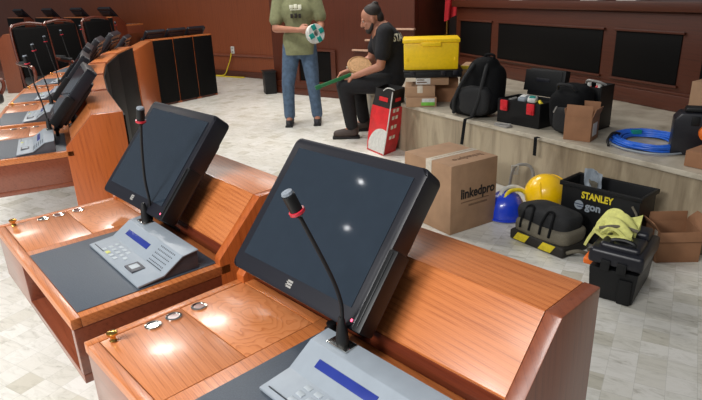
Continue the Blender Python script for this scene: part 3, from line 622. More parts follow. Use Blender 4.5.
# blue cable coil
cc = thing('cable_coil', 'blue network cable coiled flat on the stage beside the open carton', 'cable', (1.80, 3.335, ZD+.003), 0)
cb = MB(); pts = []
for i in range(0, 9*28+1):
    a = 2*PI*i/28; k = i//28; rr_ = .20-.012*(k % 4)+.006*math.sin(k*2.3)+.006*math.sin(3*a+k)
    pts.append((rr_*math.cos(a)+.012*math.sin(k*1.7), rr_*1.12*math.sin(a)+.012*math.cos(k*2.1), .010+.0115*(k//3)+.003*math.sin(5*a+k)))
cb.tube(pts, .0065, 8, 1); cb.build('coiled_cable', 'blue_cable', cc)
cb = MB()
for k in range(6):
    rr_ = .125+.014*k; cb.tube([(rr_*math.cos(2*PI*i/36)+.01*math.sin(k*3), rr_*1.1*math.sin(2*PI*i/36)+.01*math.cos(k*2), .01+.009*(k % 3)+.002*math.sin(4*PI*i/36*2)) for i in range(36)], .0065, 8, 1, True)
cb.build('inner_loops', 'blue_cable', cc)
MB().tube([(.215*math.cos(a)-.01, .255*math.sin(a)-.02, .008) for a in [(.9+.08*i)*PI for i in range(12)]], .006, 8, 3).build('loose_loop', 'silver', cc)
MB().tube([(-.13, .1, .04), (-.19, .06, .055), (-.245, .0, .03), (-.26, -.05, .008)], .008, 8).build('cable_tail', 'rubber', cc)
MB().box(-.03, .14, .02, .03, .17, .045, .004).build('plug', 'teal', cc)
# right side: tool case, boxes
rb = closed_carton('cardboard box standing against the podium at the right edge of the photo', (at(684.5, 127, ZD).x, at(684.5, 127, ZD).y, ZD+.001), -.95, .40, .2, .30, tape=False)
for k, (x, z, l) in enumerate(((.10, .24, .08), (.20, .24, .05), (.10, .20, .12))): MB().box(x, -.0012, z, x+l, .0005, z+.016, .0003).build('print', 'ink_soft', rb)
tcs = thing('tool_case', 'dark power tool case with an orange tool showing at the right edge of the photo', 'tool case', (1.80, 3.09, ZD+.001), -.42)
MB().prism([(0, 0), (.42, 0), (.42, .19), (.40, .235), (.03, .235), (0, .20)], 0, .14, 'y', .012).build('body', 'casing', tcs)
MB().prism([(.045, .238), (.30, .238), (.29, .262), (.055, .262)], .03, .11, 'y', .008).build('handle', 'plastic', tcs)
MB().lathe([(.045, 0), (.045, .03), (.032, .04), (.001, .041)], (.165, .0, .135), 24, (0, -1, 0)).build('motor_cap', 'orange', tcs)
for x in (.10, .32): MB().box(x-.02, -.01, .17, x+.02, .002, .22, .004).build('latch', 'plastic', tcs)
rb2 = closed_carton('low cardboard box on the stage edge in front of the dark tool case', (at(681.5, 166, ZD).x+.01, at(681.5, 166, ZD).y, ZD+.001), -.97, .36, .20, .085, 'card_b', tape=False)
# ================================================================ ON THE FLOOR
# big printed carton
z_ = .416; pn, pr_, pl_ = at(451.5, 167, z_), at(498, 155.5, z_), at(402, 152, z_)
w_ = (pr_-pn).length; d_ = (pl_-pn).length; ry = yaw_of(pn, pr_)
lp = thing('cardboard_box', 'large printed cardboard box on the floor between the monitor and the helmets', 'box', (pn.x, pn.y, .001), ry)
MB().box(0, 0, 0, w_, d_, z_-.001, .004).build('carton', 'card', lp)
MB().box(-.0012, d_*.40, z_-.09, w_+.001, d_*.52, z_+.0003, .0005).build('tape', 'tape', lp)
MB().box(.02, d_*.455, z_-.001, w_-.02, d_*.465, z_+.0008, .0002).build('seam', 'card_d', lp)
text('lettering', 'linkedpro', .082, 'ink', lp, (.075, -.0012, .205), (1, 0, 0), (0, 0, 1), .0022, sx=.86)
MB().box(.08, -.0012, .178, .30, .0005, .184, .0002).build('print', 'ink_soft', lp)
MB().box(.14, -.0012, .150, .29, .0005, .162, .0002).build('print', 'ink_soft', lp)
text('lid_lettering', 'linkedpro', .06, 'ink_soft', lp, (w_-.04, d_*.25, z_+.0004), (-1, 0, 0), (0, -1, 0), .001)
# helmets
def helmet(label, loc, rz, tilt, mat, sc=1.):
    h = thing('hard_hat', label, 'hard hat', loc, rz); R = tilt.to_4x4()
    m = MB(Matrix.Translation((0, 0, .0)) @ R); m.lathe([(.112, 0), (.114, .02), (.113, .05), (.104, .09), (.084, .125), (.05, .148), (.001, .155)], seg=36)
    m.prism([(.10, -.07), (.135, -.05), (.16, 0), (.135, .05), (.10, .07), (.05, .09), (.05, -.09)], -.004, .004, 'z', .002)
    m.lathe([(.110, -.004), (.122, -.003), (.122, .004), (.112, .008)], seg=36)
    for y in (-.03, 0, .03): m.tube([(-.09, y, .085), (-.05, y, .138-abs(y)*.3), (0, y, .152-abs(y)*.3), (.05, y, .138-abs(y)*.3), (.09, y, .085)], .008, 8)
    m.build('shell', mat, h)
    b = MB(Matrix.Translation((0, 0, 0)) @ R)
    b.tube([(.095*math.cos(a), .095*math.sin(a), -.012) for a in [2*PI*i/24 for i in range(24)]], .009, 8, 1, True); b.build('headband', 'white', h)
    s = MB(Matrix.Translation((0, 0, 0)) @ R); s.tube([(.10, .0, -.0), (.09, .06, -.05), (.03, .09, -.06), (-.06, .08, -.035), (-.1, .02, 0)], .006, 6); s.build('chin_strap', 'grey_clear', h)
    return h
h1 = helmet('round blue hard hat on the floor beside the big printed cardboard box', (.952, 3.295, .012), .3, Matrix.Rotation(0., 3, 'X'), 'blue_h')
h1.children[0].data.transform(Matrix.Identity(4))
ah = MB().tube([(.09*math.cos(a), .09*math.sin(a), 0) for a in [2*PI*i/24 for i in range(24)]], .012, 8, 1, True).build('tape_roll', 'stripe_yellow')
h2 = helmet('yellow hard hat tilted on its side between the blue hard hat and the black crate', (1.215, 3.325, .122), -2.2, Matrix.Rotation(math.radians(62), 3, 'Y') @ Matrix.Rotation(.3, 3, 'Z'), 'yellow_h')
bpy.data.objects.remove(ah)
em = thing('safety_harness', 'white and yellow straps lying over the top of the blue hard hat', 'strap', (.985, 3.32, .170), .3)
MB().tube([(-.09, -.03, -.022), (-.05, .0, .004), (.02, .01, .012), (.08, .0, -.012), (.11, -.03, -.05)], .014, 8).build('white_strap', 'white', em)
MB().tube([(-.085, -.06, -.035), (-.03, -.04, .005), (.05, -.04, .0), (.1, -.06, -.045)], .012, 8).build('yellow_strap', 'stripe_yellow', em)
h2.scale = (1.1, 1.1, 1.1)
gl = thing('safety_glasses', 'clear safety glasses with grey frame lying behind the yellow hard hat', 'glasses', (1.12, 3.50, .001), .1)
MB().tube([(-.09, -.05, .005), (-.085, .02, .10), (-.05, .05, .235), (.03, .06, .25), (.075, .05, .21), (.085, .02, .1), (.09, -.05, .005)], .010, 8).build('frame', 'grey_clear', gl)
MB().box(-.07, .045, .19, -.02, .052, .255, .003).build('lens', 'white', gl)
# duffel bag
pA, pB, pC = at(509, 238), at(562, 260), at(585, 247)
ry = yaw_of(pA, pB); L_ = (pB-pA).length
df = thing('duffel_bag', 'dark tool bag with yellow and black striped base on the floor before the hard hats', 'bag', (pA.x, pA.y, .001), ry)
MB().box(0, 0, 0, L_, .22, .06, .015, 3).build('base', 'stripe_black', df)
for x in (.03, .20):
    MB().prism([(x, .010), (x+.08, .010), (x+.11, .056), (x+.03, .056)], -.003, .001, 'y', .0005).build('yellow_stripe', 'stripe_yellow', df)
m = MB(); m.ell((L_/2, .115, .09), (L_/2-.002, .108, .045), .4, 32, 16, .008, 3); remesh(m.build('side_panel', 'khaki', df), .008, 2)
m = MB(); m.ell((L_/2-.01, .12, .14), (L_/2-.008, .095, .075), .5, 36, 20, .016, 2.4); m.ell((L_/2+.05, .12, .155), (.10, .07, .065), .8); remesh(m.build('top', 'nylon_g', df), .009, 2)
for x in (.10, .23):
    MB().tube([(x-.03, .0, .09), (x-.03, .015, .15), (x-.015, .045, .21), (x+.02, .045, .21), (x+.03, .015, .15), (x+.03, .0, .09)], .007, 8).build('handle', 'nylon', df)
MB().tube([(L_+.0, .03, .03), (L_+.05, .06, .05), (L_+.07, .13, .02), (L_+.03, .18, .02)], .010, 8).build('strap', 'khaki', df)
# black crate with yellow lettering
zc = .325; k1 = at(563, 181, zc); k2 = at(641, 199, zc); k3 = at(581, 172, zc)
wc = (k2-k1).length; ry = yaw_of(k1, k2); dc = .19
print('crate', k1, k2, wc, ry)
kc = thing('tool_crate', 'open black plastic crate with yellow and white lettering behind the lime vest', 'crate', (k1.x, k1.y, .001), ry)
m = MB(); t = .006; m.box(.01, .01, 0, wc-.01, dc-.01, .008, .002)
for a in ((0, 0, wc, t), (0, dc-t, wc, dc), (0, t, t, dc-t), (wc-t, t, wc, dc-t)): m.box(a[0], a[1], .008, a[2], a[3], zc, .002)
m.build('tub', 'plastic', kc)
m = MB()
for a in ((-.012, -.012, wc+.012, .0), (-.012, dc, wc+.012, dc+.012), (-.012, 0, 0, dc), (wc, 0, wc+.012, dc)): m.box(a[0], a[1], zc-.02, a[2], a[3], zc+.004, .003)
m.build('rim', 'plastic', kc)
text('lettering', 'STANLEY', .052, 'stripe_yellow', kc, (.115, -.0012, .255), (1, 0, 0), (0, 0, 1), .0018, sx=.80)
MB().lathe([(.026, 0), (.026, .001), (.001, .0012)], (.105, -.0003, .212), 28, (0, -1, 0)).build('emblem', 'silver', kc)
MB().box(.080, -.0022, .214, .132, -.001, .219, .0003).box(.095, -.0022, .200, .130, -.001, .205, .0003).build('emblem_gap', 'blue_cloth', kc)
text('white_lettering', 'gon', .058, 'silver', kc, (.142, -.0012, .196), (1, 0, 0), (0, 0, 1), .002)
MB().tube([(wc-.03, -.016, .28), (wc+.0, -.022, .23), (wc-.05, -.022, .19), (wc-.02, -.018, .15)], .006, 8).build('cord_handle', 'khaki', kc)
Tk = Matrix.Translation(kc.location) @ Matrix.Rotation(ry, 4, 'Z')
pp = thing('crumpled_paper', 'crumpled white printed paper sticking out of the black crate', 'paper', Tk @ Vector((.125, .095, .0095)), ry)
MB().grid(lambda u, v: Vector((-.05+.10*u, .01*math.sin(7*u+5*v)+.012*noise.noise(Vector((u*5, v*5, 1))), .16+.225*v-.02*u*u)), 18, 18, .002).build('sheet', 'paper', pp)
MB().grid(lambda u, v: Vector((-.02+.042*u, -.003+.01*math.sin(7*(u*.65+.15)+5*v*.6)+.012*noise.noise(Vector(((u*.65+.15)*5, v*3, 1))), .26+.07*v-.02*u)), 14, 10, .002).build('printed_patch', 'blue_cloth', pp).data.materials[0] = M['khaki']
bpy.data.objects[pp.children[1].name].data.materials[0] = M['silver']
MB().tube([(.0, .01, .005), (.0, .01, .10), (.0, .0, .17)], .03, 10).build('wad', 'paper', pp)
# black tool box in front with vest on it
pB = at(634, 307.5); ry = -.67; wt = .208; lt = .33; pA = pB-Vector((math.cos(ry), math.sin(ry), 0))*wt
tb2 = thing('tool_box', 'black plastic tool box with lid ajar on the floor under the lime vest', 'tool box', (pA.x, pA.y, .001), ry)
m = MB(); m.prism([(.012, 0), (wt-.012, 0), (wt, .15), (0, .15)], 0, lt, 'y', .008); m.build('tub', 'casing', tb2).data.materials[0] = M['plastic']
MB().box(wt-.075, -.012, .0, wt-.02, .0, .12, .006).build('corner_post', 'plastic', tb2)
R = Matrix.Translation((0, lt, .157)) @ Matrix.Rotation(math.radians(-2.5), 4, 'X') @ Matrix.Rotation(math.radians(2), 4, 'Y')
m = MB(R); m.box(-.010, -.34, 0, wt+.012, .012, .072, .02, 3); m.box(.02, -.30, .05, wt-.015, -.14, .092, .018, 3); m.box(.03, -.12, .05, wt-.02, -.01, .11, .018, 3); m.build('lid', 'casing', tb2)
MB(R).tube([(.07, -.28, .085), (.07, -.28, .105), (.115, -.275, .112), (.16, -.28, .105), (.16, -.28, .085)], .009, 8).build('handle', 'plastic', tb2)
for x in (.05, wt-.09): MB(R).box(x, -.350, -.02, x+.04, -.337, .03, .004).build('latch', 'plastic', tb2)
T2 = Matrix.Translation(tb2.location) @ Matrix.Rotation(ry, 4, 'Z')
orr = thing('power_drill', 'orange tool wedged under the lid of the black tool box', 'power tool', T2 @ Vector((-.012, .10, .125)), ry)
MB().box(-.03, -.05, .0, .05, .10, .035, .012, 3).build('body', 'orange', orr); MB().box(-.034, .0, .008, -.028, .06, .026, .004).build('grip', 'plastic', orr)
vs = thing('hi_vis_vest', 'folded lime yellow vest draped over the black tool box', 'vest', T2 @ Vector((-.025, .20, .238)), ry)
def vest(u, v):
    x = -.035+.20*u; y = -.10+.20*v; z = .022+.012*math.sin(u*9+v*4)+.010*noise.noise(Vector((u*4, v*4, 3)))
    if u < .2: z -= (.2-u)**1.5*.7
    z += .10*max(0, v-.45)+.01*math.sin(v*13)*u
    return Vector((x, y+.02*math.sin(u*6), z))
MB().grid(vest, 30, 30, .012).build('cloth', 'lime', vs)
def vest2(u, v):
    x = .03+.13*u; y = -.09+.14*v; z = .030+.03*math.sin(u*3.1)+.012*math.sin(v*11+u*5)+.05*v*(1-u)
    return Vector((x, y, z))
MB().grid(vest2, 20, 20, .014).build('folded_layer', 'lime', vs)
MB().tube([(.02, -.08, .05), (.07, -.06, .062), (.12, -.03, .055), (.17, -.01, .04)], .008, 8).build('trim_band', 'khaki', vs)
# carton on the floor at right
pa, pb = at(655, 263), at(694, 262); ry = yaw_of(pa, pb)
rc = open_carton('open brown cardboard box on the floor right of the black crate', (pa.x+.0, pa.y, .001), ry-.02, .215, .165, .165, 'card_b', (('l', 35, .06), ('r', 25, .07), ('f', 165, .05), ('b', 5, .05)))
MB().box(-.0012, .02, .12, .0005, .05, .169, .0003).build('tape', 'tape', rc)
# red sack
sk = thing('cement_bag', 'red and white plastic bag with black top leaning against the stage corner', 'bag', (.30, 4.84, .001), 0)
def ring(x0, y0, x1, y1): return None
ql, qn, qr = at(366.5, 149), at(383, 156), at(396, 150.5); _o = Vector((.30, 4.84, 0)); pts0 = [ql-_o, qn-_o, qr-_o, ql+qr-qn-_o]; sc_ = sum(pts0, Vector())/4
def sackp(u, z, off=0.):
    n = 4; i = int(u*n) % n; f = u*n-int(u*n)
    a, b = pts0[i], pts0[(i+1) % n]; p = a+(b-a)*f; c = sc_.copy(); d_ = (p-c); rr_ = 1+.05*math.sin(z*22+u*12)*.3
    sh = Vector((.085*z/.5, .02*z/.5, 0)); s_ = .96+.10*math.sin(PI*min(1, z/.5)); 
    return c+d_*s_*rr_*(1+off)+sh+Vector((0, 0, z))
m = MB(); m.grid(lambda u, v: sackp(u % 1., .405*v), 48, 14); m.prism([tuple(p.xy) for p in pts0], 0, .003, 'z', 0); m.build('sack', 'bag_red', sk)
m = MB(); m.grid(lambda u, v: sackp(u % 1., .40+.15*v, .01+.06*math.sin(u*25)*v), 60, 8, .002); m.build('black_top', 'rubber', sk)
m = MB(); m.grid(lambda u, v: sackp(.02+.225*u, .012+.21*v*math.sqrt(max(0, 1-((u-.75)/.8)**2)), .02), 20, 8, .002); m.build('white_patch', 'white', sk)
m = MB(); m.tube([sackp(.25, z, .03) for z in (.01, .15, .3, .42, .5, .54)], .0055, 6); m.build('white_piping', 'white', sk)
for zz in (.36, .30, .22, .13):
    for uu in (.31, .37): MB().grid(lambda u, v, zz=zz, uu=uu: sackp(uu+.04*u, zz+.03*v, .022), 4, 2, .001).build('print_patch', 'print', sk)
m = MB()
m.grid(lambda u, v: sackp(.08+.12*u, .45+.035*v, .05), 6, 2, .001); m.build('top_label', 'bag_red', sk); MB().grid(lambda u, v: sackp(.32+.1*u, .45+.03*v, .05), 6, 2, .001).build('top_label', 'bag_red', sk)
m = MB(); m.tube([sackp(.12, .535), sackp(.16, .56), sackp(.22, .565), sackp(.28, .55), sackp(.30, .53)], .005, 6); m.build('handle', 'white', sk)
# ================================================================ PEOPLE
def hand(m, wrist, dirn, palm_n, curl=.5, side=1, s=1.):
    # five separate fingers, each its own chain rooted inside the palm
    d = Vector(dirn).normalized(); n = Vector(palm_n); n = (n-d*n.dot(d)).normalized(); t = d.cross(n)*side; w = Vector(wrist)
    c = w+d*.045*s
    m.limb([w, w+d*.03*s, c+d*.03*s], [.024*s, .027*s, .024*s]); m.limb([c+t*.018*s, c+d*.03*s+t*.022*s], [.017*s, .016*s]); m.limb([c-t*.018*s, c+d*.03*s-t*.024*s], [.017*s, .015*s])
    for off, L in ((.030, .062), (.011, .072), (-.009, .068), (-.028, .052)):
        a = c+d*.032*s+t*off*s; e1 = (d*math.cos(curl*.6)+n*math.sin(curl*.6)); e2 = (d*math.cos(curl*1.5)+n*math.sin(curl*1.5)); e3 = (d*math.cos(curl*2.3)+n*math.sin(curl*2.3))
        p1 = a+e1*L*.48*s; p2 = p1+e2*L*.32*s; p3 = p2+e3*L*.24*s
        m.limb([a-d*.02*s, a, p1, p2, p3], [.0095*s, .0095*s, .0088*s, .008*s, .0068*s])
    a = w+d*.02*s+t*.022*s; m.limb([a, a+(t*.8+d*.6+n*.3).normalized()*.035*s, a+(t*.8+d*.6+n*.3).normalized()*.035*s+(d*.9+t*.1+n*.5).normalized()*.03*s, a+(t*.8+d*.6+n*.3).normalized()*.035*s+(d*.9+n*.5).normalized()*.05*s], [.013*s, .012*s, .010*s, .008*s])
def head(m, c, f, up, s=1.):
    # c centre of the skull, f facing direction
    f = Vector(f).normalized(); up = Vector(up); up = (up-f*up.dot(f)).normalized(); r = f.cross(up)
    R = Matrix((r, f, up)).transposed(); P = lambda x, y, z: Vector(c)+R @ Vector((x, y, z))*s
    m.ell(P(0, -.01, .025), (.074*s, .094*s, .088*s), rot=R); m.ell(P(0, .025, -.045), (.058*s, .066*s, .068*s), rot=R); m.ell(P(0, .062, -.088), (.03*s, .024*s, .022*s), rot=R)
    m.limb([P(0, .085, .008), P(0, .105, -.028), P(0, .088, -.036)], [.009*s, .013*s, .012*s])
    for q in (-1, 1):
        m.ell(P(q*.078, -.005, -.015), (.010*s, .019*s, .032*s), rot=R); m.ell(P(q*.03, .079, .018), (.02*s, .012*s, .008*s), rot=R); m.ell(P(q*.034, .066, -.026), (.02*s, .016*s, .016*s), rot=R)
    m.ell(P(0, .083, -.058), (.022*s, .010*s, .006*s), rot=R); m.ell(P(0, .080, -.067), (.02*s, .010*s, .006*s), rot=R)
    return P, R
def eyes(P, R, par, s=1.):
    for q in (-1, 1):
        e = MB().ell(P(q*.031, .078, .003), (.012*s, .006*s, .006*s), rot=R).build('eye', 'white', par)
        MB().ell(P(q*.031, .0835, .003), (.0052*s, .003*s, .0052*s), rot=R).build('iris', 'hair', e)
# ---------------------------------------------------------------- standing man
GX, GY = -.475, 6.13
pm = thing('person', 'standing person in an olive printed t-shirt and blue jeans holding a teal and white roll', 'person', (GX, GY, 0))
S1 = 1.
hipL, hipR = Vector((.085, .02, .80)), Vector((-.085, .02, .80))
kneeR, kneeL = Vector((-.145, -.01, .43)), Vector((.12, -.01, .43)); ankR, ankL = Vector((-.155, .03, .075)), Vector((.145, .05, .075))
shR, shL = Vector((-.170, .02, 1.31)), Vector((.170, .02, 1.31))
elR = Vector((-.225, -.05, 1.01)); wrR = Vector((.02, -.24, 1.0)); elL = Vector((.235, .0, 1.04)); wrL = Vector((.215, -.20, .96))
m = MB()
m.ell((0, .02, .86), (.155, .105, .12)); m.limb([(0, .02, .86), (0, .02, 1.0), (0, .01, 1.15), (0, .02, 1.27)], [.115, .115, .125, .11]); m.ell((0, .015, 1.17), (.165, .105, .16)); m.limb([shR, (0, .02, 1.34), shL], [.062, .07, .062])
m.limb([(0, .02, 1.33), (0, .01, 1.42)], [.058, .052]); Ph, Rh = head(m, (0, .0, 1.515), (.08, -1, -.25), (0, 0, 1))
for a, b, c in ((shR, elR, wrR), (shL, elL, wrL)): m.limb([a, b, c], [.052, .038, .026])
hand(m, wrR, (1, -.25, .02), (0, .9, -.2), .7, 1); hand(m, wrL, (-.5, -.8, .0), (-.6, .5, 0), .6, -1)
for h_, k, a in ((hipR, kneeR, ankR), (hipL, kneeL, ankL)): m.limb([h_, k, a], [.084, .052, .034]); m.limb([a, a+Vector((0, -.10, -.035))], [.036, .03])
remesh(m.build('body', 'skin', pm), .0055, 5)
eyes(Ph, Rh, pm)
m = MB(); m.ell(Ph(0, -.022, .04), (.08, .092, .085), rot=Rh); m.build('hair', 'hair', pm)
m = MB()   # t-shirt
m.limb([(0, .02, .80), (0, .02, .95), (0, .01, 1.14), (0, .02, 1.28)], [.132, .128, .138, .115]); m.ell((0, .015, .80), (.166, .128, .15)); m.limb([(-.05, .02, .66), (-.05, .02, .9)], [.125, .12]); m.limb([(.05, .02, .66), (.05, .02, .9)], [.125, .12]); m.ell((0, .005, 1.17), (.178, .122, .17)); m.limb([shR, (0, .02, 1.33), shL], [.078, .075, .078])
m.limb([shR, shR+(elR-shR)*.72+Vector((-.01, 0, 0))], [.074, .068]); m.limb([shL, shL+(elL-shL)*.72+Vector((.01, 0, 0))], [.074, .068])
sh_ = remesh(m.build('shirt', 'olive', pm), .011, 5)
bm_ = bmesh.new(); bm_.from_mesh(sh_.data); bmesh.ops.bisect_plane(bm_, geom=bm_.verts[:]+bm_.edges[:]+bm_.faces[:], plane_co=(0, 0, .745), plane_no=(0, 0, -1), clear_outer=True); bm_.to_mesh(sh_.data); bm_.free()
m = MB()
for x0, x1, z0, z1 in ((-.065, -.03, 1.20, 1.235), (-.022, .012, 1.20, 1.24), (.02, .055, 1.195, 1.235), (-.06, .05, 1.185, 1.192)): m.box(x0, -.1465, z0, x1, -.128, z1, .004)
m.build('chest_print', 'print', pm)
m = MB()
for x0, x1, z0, z1 in ((-.06, -.035, 1.11, 1.15), (-.02, .005, 1.11, 1.155), (.02, .045, 1.11, 1.15)): m.box(x0, -.149, z0, x1, -.128, z1, .004)
m.build('dark_print', 'hair', pm)
m = MB()
m.ell((0, .02, .80), (.142, .104, .10))
for h_, k, a in ((hipR, kneeR, ankR), (hipL, kneeL, ankL)): m.limb([h_+Vector((0, 0, .03)), h_+(k-h_)*.35, k, a+(k-a)*.45, a+(k-a)*.08], [.092, .088, .068, .062, .060])
remesh(m.build('jeans', 'denim', pm), .010, 4)
for a in (ankR, ankL):
    m = MB(); m.limb([a+Vector((0, .03, -.03)), a+Vector((0, -.04, -.035)), a+Vector((0, -.13, -.045))], [.045, .043, .034]); s_ = remesh(m.build('shoe', 'shoe', pm), .008, 3)
    MB().box(a.x-.04, a.y-.165, 0.001, a.x+.04, a.y+.07, .018, .008).build('sole', 'rubber', s_)
# roll held
rp = Vector((GX+.185, GY-.325, .965))
tr = thing('tape_roll', 'teal and white banded roll held in the standing man\'s hands', 'tape roll', rp, .2)
ax = Vector((.35, -.85, .2)); 
MB().lathe([(.03, -.032), (.088, -.032), (.092, -.025), (.092, .025), (.088, .032), (.03, .032), (.03, -.032)], seg=36, axis=ax).build('roll', 'white', tr)
Rr = Vector((0, 0, 1)).rotation_difference(ax).to_matrix().to_4x4()
m = MB(Rr)
for k in range(4): a = PI/4+PI/2*k; m.box(-.024, .035, -.0355, .024, .0885, .0355, .003, m=Matrix.Rotation(a, 4, 'Z'))
m.build('teal_band', 'teal', tr)
# ---------------------------------------------------------------- seated man
hx, hy = .40, 5.47
ps = thing('person', 'seated bearded person in a black t-shirt bending over a tan disc on the stage edge', 'person', (hx, hy, 0))
V = Vector
pel = V((.0, .0, .55)); chest = V((-.02, -.02, .88)); neck = V((-.06, -.03, 1.03)); hd = V((-.155, -.03, 1.105))
hipN, hipF = V((-.03, -.10, .53)), V((-.03, .10, .53)); knN, knF = V((-.42, -.08, .52)), V((-.30, .20, .515)); anN, anF = V((-.36, -.02, .09)), V((-.235, .27, .09))
shN, shF = V((-.04, -.19, .985)), V((-.05, .15, .985)); elN, wrN = V((-.09, -.22, .70)), V((-.33, -.12, .605)); elF, wrF = V((-.16, .17, .73)), V((-.38, .06, .63))
m = MB()
m.ell(pel, (.12, .16, .12)); m.limb([pel, (pel+chest)/2+V((.03, 0, 0)), chest, neck-V((0, 0, .04))], [.12, .115, .125, .10]); m.ell(chest, (.11, .165, .16)); m.limb([shN, neck-V((-.01, 0, .02)), shF], [.06, .065, .06])
m.limb([neck-V((0, 0, .03)), hd+V((.03, 0, -.03))], [.056, .05]); fdir = V((-1, .0, -.38)); Ph, Rh = head(m, hd, fdir, (0, 0, 1), 1.0)
for a, b, c in ((shN, elN, wrN), (shF, elF, wrF)): m.limb([a, b, c], [.052, .040, .027])
hand(m, wrN, (-.95, .2, -.12), (.1, .5, -.85), .5, 1); hand(m, wrF, (-.9, -.3, -.25), (.0, -.4, -.9), .5, -1)
for h_, k, a in ((hipN, knN, anN), (hipF, knF, anF)): m.limb([h_, k, a], [.085, .054, .036]); m.limb([a, a+V((-.11, 0, -.04))], [.036, .03])
remesh(m.build('body', 'skin', ps), .0055, 5)
eyes(Ph, Rh, ps)
m = MB(); m.ell(Ph(0, -.025, .045), (.077, .088, .078), rot=Rh); m.limb([Ph(0, -.05, .085), Ph(0, -.075, .105), Ph(0, -.088, .10)], [.032, .026, .022]); m.ell(Ph(0, -.07, -.01), (.066, .045, .06), rot=Rh); remesh(m.build('hair', 'hair', ps), .007, 2)
m = MB(); m.ell(Ph(0, .055, -.088), (.045, .036, .034), rot=Rh)
for q in (-1, 1): m.limb([Ph(q*.066, .01, -.045), Ph(q*.055, .035, -.08), Ph(q*.03, .065, -.10)], [.012, .017, .02])
m.limb([Ph(-.028, .088, -.05), Ph(0, .095, -.046), Ph(.028, .088, -.05)], [.006, .007, .006]); remesh(m.build('beard', 'hair', ps), .006, 2)
m = MB()
m.limb([pel+V((.02, 0, .03)), (pel+chest)/2+V((.04, 0, 0)), chest+V((.01, 0, 0)), neck-V((-.01, 0, .05))], [.145, .14, .148, .105]); m.ell(pel+V((.02, 0, .0)), (.135, .18, .10)); m.ell(chest, (.135, .185, .17)); m.limb([shN, neck-V((-.02, 0, .03)), shF], [.076, .07, .076])
m.limb([shN, shN+(elN-shN)*.62], [.078, .072]); m.limb([shF, shF+(elF-shF)*.62], [.078, .072])
sh_ = remesh(m.build('shirt', 'blackcloth', ps), .011, 5)
bn = V((.80, -.6, .0)).normalized(); xd = V((.6, .80, 0)); up = V((0, 0, 1))
def onback(px, py):
    lo = chest+V((0, 0, .04)); r = ray(px, py).normalized(); o_ = Vector((0, 0, H))-Vector((hx, hy, 0)); ok, loc, nn, i = sh_.ray_cast(o_, r); return (loc, nn) if ok else (lo+bn*.17, bn)
l0, n0 = onback(398, 37)
n0 = V((.72, -.69, .05)).normalized(); xt = V((0, 0, 1)).cross(n0).normalized()
print('back text', l0, n0)
lt_ = text('lettering', 'STAFF', .088, 'print', ps, l0-xt*.085-V((0, 0, .032)), xt, up-n0*up.dot(n0), .003, 0.)
bm_ = bmesh.new(); bm_.from_mesh(lt_.data); bmesh.ops.subdivide_edges(bm_, edges=bm_.edges[:], cuts=1); gone = []
for v in bm_.verts:          # printed on the cloth: lay every point of the letters onto the shirt
    ok, loc, nn, i_ = sh_.ray_cast(v.co+n0*.4, -n0)
    if ok and (loc-v.co).length < .12: v.co = loc+nn*.004
    else: gone.append(v)
bmesh.ops.delete(bm_, geom=gone, context='VERTS'); bm_.to_mesh(lt_.data); bm_.free()
m = MB(); m.ell(pel+V((0, 0, -.01)), (.145, .175, .105))
for h_, k, a in ((hipN, knN, anN), (hipF, knF, anF)): m.limb([h_, k, a+(k-a)*.45, a+(k-a)*.1], [.102, .080, .068, .062])
remesh(m.build('trousers', 'blackpants', ps), .010, 4)
for a in (anN, anF):
    m = MB(); m.limb([a+V((.0, 0, .06)), a+V((.015, 0, -.03)), a+V((-.07, 0, -.038)), a+V((-.15, 0, -.045))], [.052, .048, .046, .038]); s_ = remesh(m.build('boot', 'boot', ps), .008, 3)
    MB().box(a.x-.195, a.y-.045, .001, a.x+.07, a.y+.045, .024, .010).build('sole', 'rubber', s_)
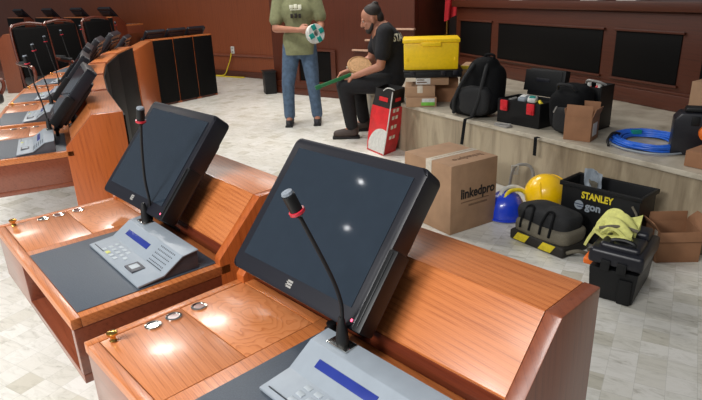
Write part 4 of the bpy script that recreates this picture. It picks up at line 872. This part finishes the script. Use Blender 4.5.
# disc and green stick on the lap
dc_ = thing('round_disc', 'round tan disc resting on the seated man\'s knees', 'disc', V((hx-.27, hy+.05, .68)), 0)
axd = V((.12, -.6, .75)); MB().lathe([(.001, -.012), (.09, -.012), (.118, -.006), (.12, .0), (.115, .008), (.05, .014), (.001, .016)], seg=36, axis=axd).build('plate', 'tan', dc_)
MB(V((0, 0, 1)).rotation_difference(axd).to_matrix().to_4x4()).tube([(.105*math.cos(2*PI*i/30), .105*math.sin(2*PI*i/30), .012) for i in range(30)], .004, 6, 1, True).build('rim_cord', 'tan', dc_)
g0, g1 = atd(316, 88, 5.30), atd(347, 76, 5.34)
gs = thing('green_level', 'long green tool held out by the seated man towards the standing man', 'tool', (g0+g1)/2)
dv = (g1-g0); MB(frame((0, 0, 0), dv, (0, 1, 0))).box(-dv.length/2, -.012, -.016, dv.length/2+.04, .012, .016, .005).build('bar', 'green', gs)
MB(frame((0, 0, 0), dv, (0, 1, 0))).box(-dv.length/2-.006, -.014, -.02, -dv.length/2+.05, .014, .02, .005).build('end_cap', 'green', gs)
# ================================================================ LIGHT
def area(name, loc, sx, sy, e, col=(1, .97, .92), rot=(0, 0, 0)):
    l = bpy.data.lights.new(name, 'AREA'); l.shape = 'RECTANGLE'; l.size = sx; l.size_y = sy; l.energy = e; l.color = col
    o = bpy.data.objects.new(name, l); C.objects.link(o); o.location = loc; o.rotation_euler = rot; return o
area('ceiling_light', (-1.9, 4.75, 3.3), .7, .5, 70, (1, .97, .93))
area('ceiling_light', (-3.6, -1.4, 3.3), 1.8, 1.4, 470, (1, .99, .97))
area('ceiling_light', (-.9, -.4, 3.3), 1.2, .8, 60, (1, .97, .93))
area('ceiling_light', (-.1, 6.1, 3.3), 1.4, 1.4, 64, (1, .96, .9))
area('ceiling_light', (-5.5, 7.8, 3.3), 1.2, 1.2, 90, (1, .93, .84))
area('ceiling_light', (-1.8, 7.6, 3.3), 1.2, 1.2, 30, (1, .95, .88))
for q in ((-2.793, 1.831), (-3.377, 1.684)):
    l = bpy.data.lights.new('downlight', 'POINT'); l.energy = .3; l.shadow_soft_size = .016; o = bpy.data.objects.new('downlight', l); C.objects.link(o); o.location = (q[0], q[1], 3.2)
wd_ = bpy.data.worlds.new('world'); bpy.context.scene.world = wd_; wd_.use_nodes = True
bg = wd_.node_tree.nodes['Background']; bg.inputs['Color'].default_value = (.90, .94, 1, 1); bg.inputs['Strength'].default_value = .19
sc = bpy.context.scene
sc.view_settings.view_transform = 'Standard'; sc.view_settings.look = 'None'; sc.view_settings.gamma = 1; sc.view_settings.exposure = 0.; sc.view_settings.use_curve_mapping = False
sc.cycles.use_denoising = True
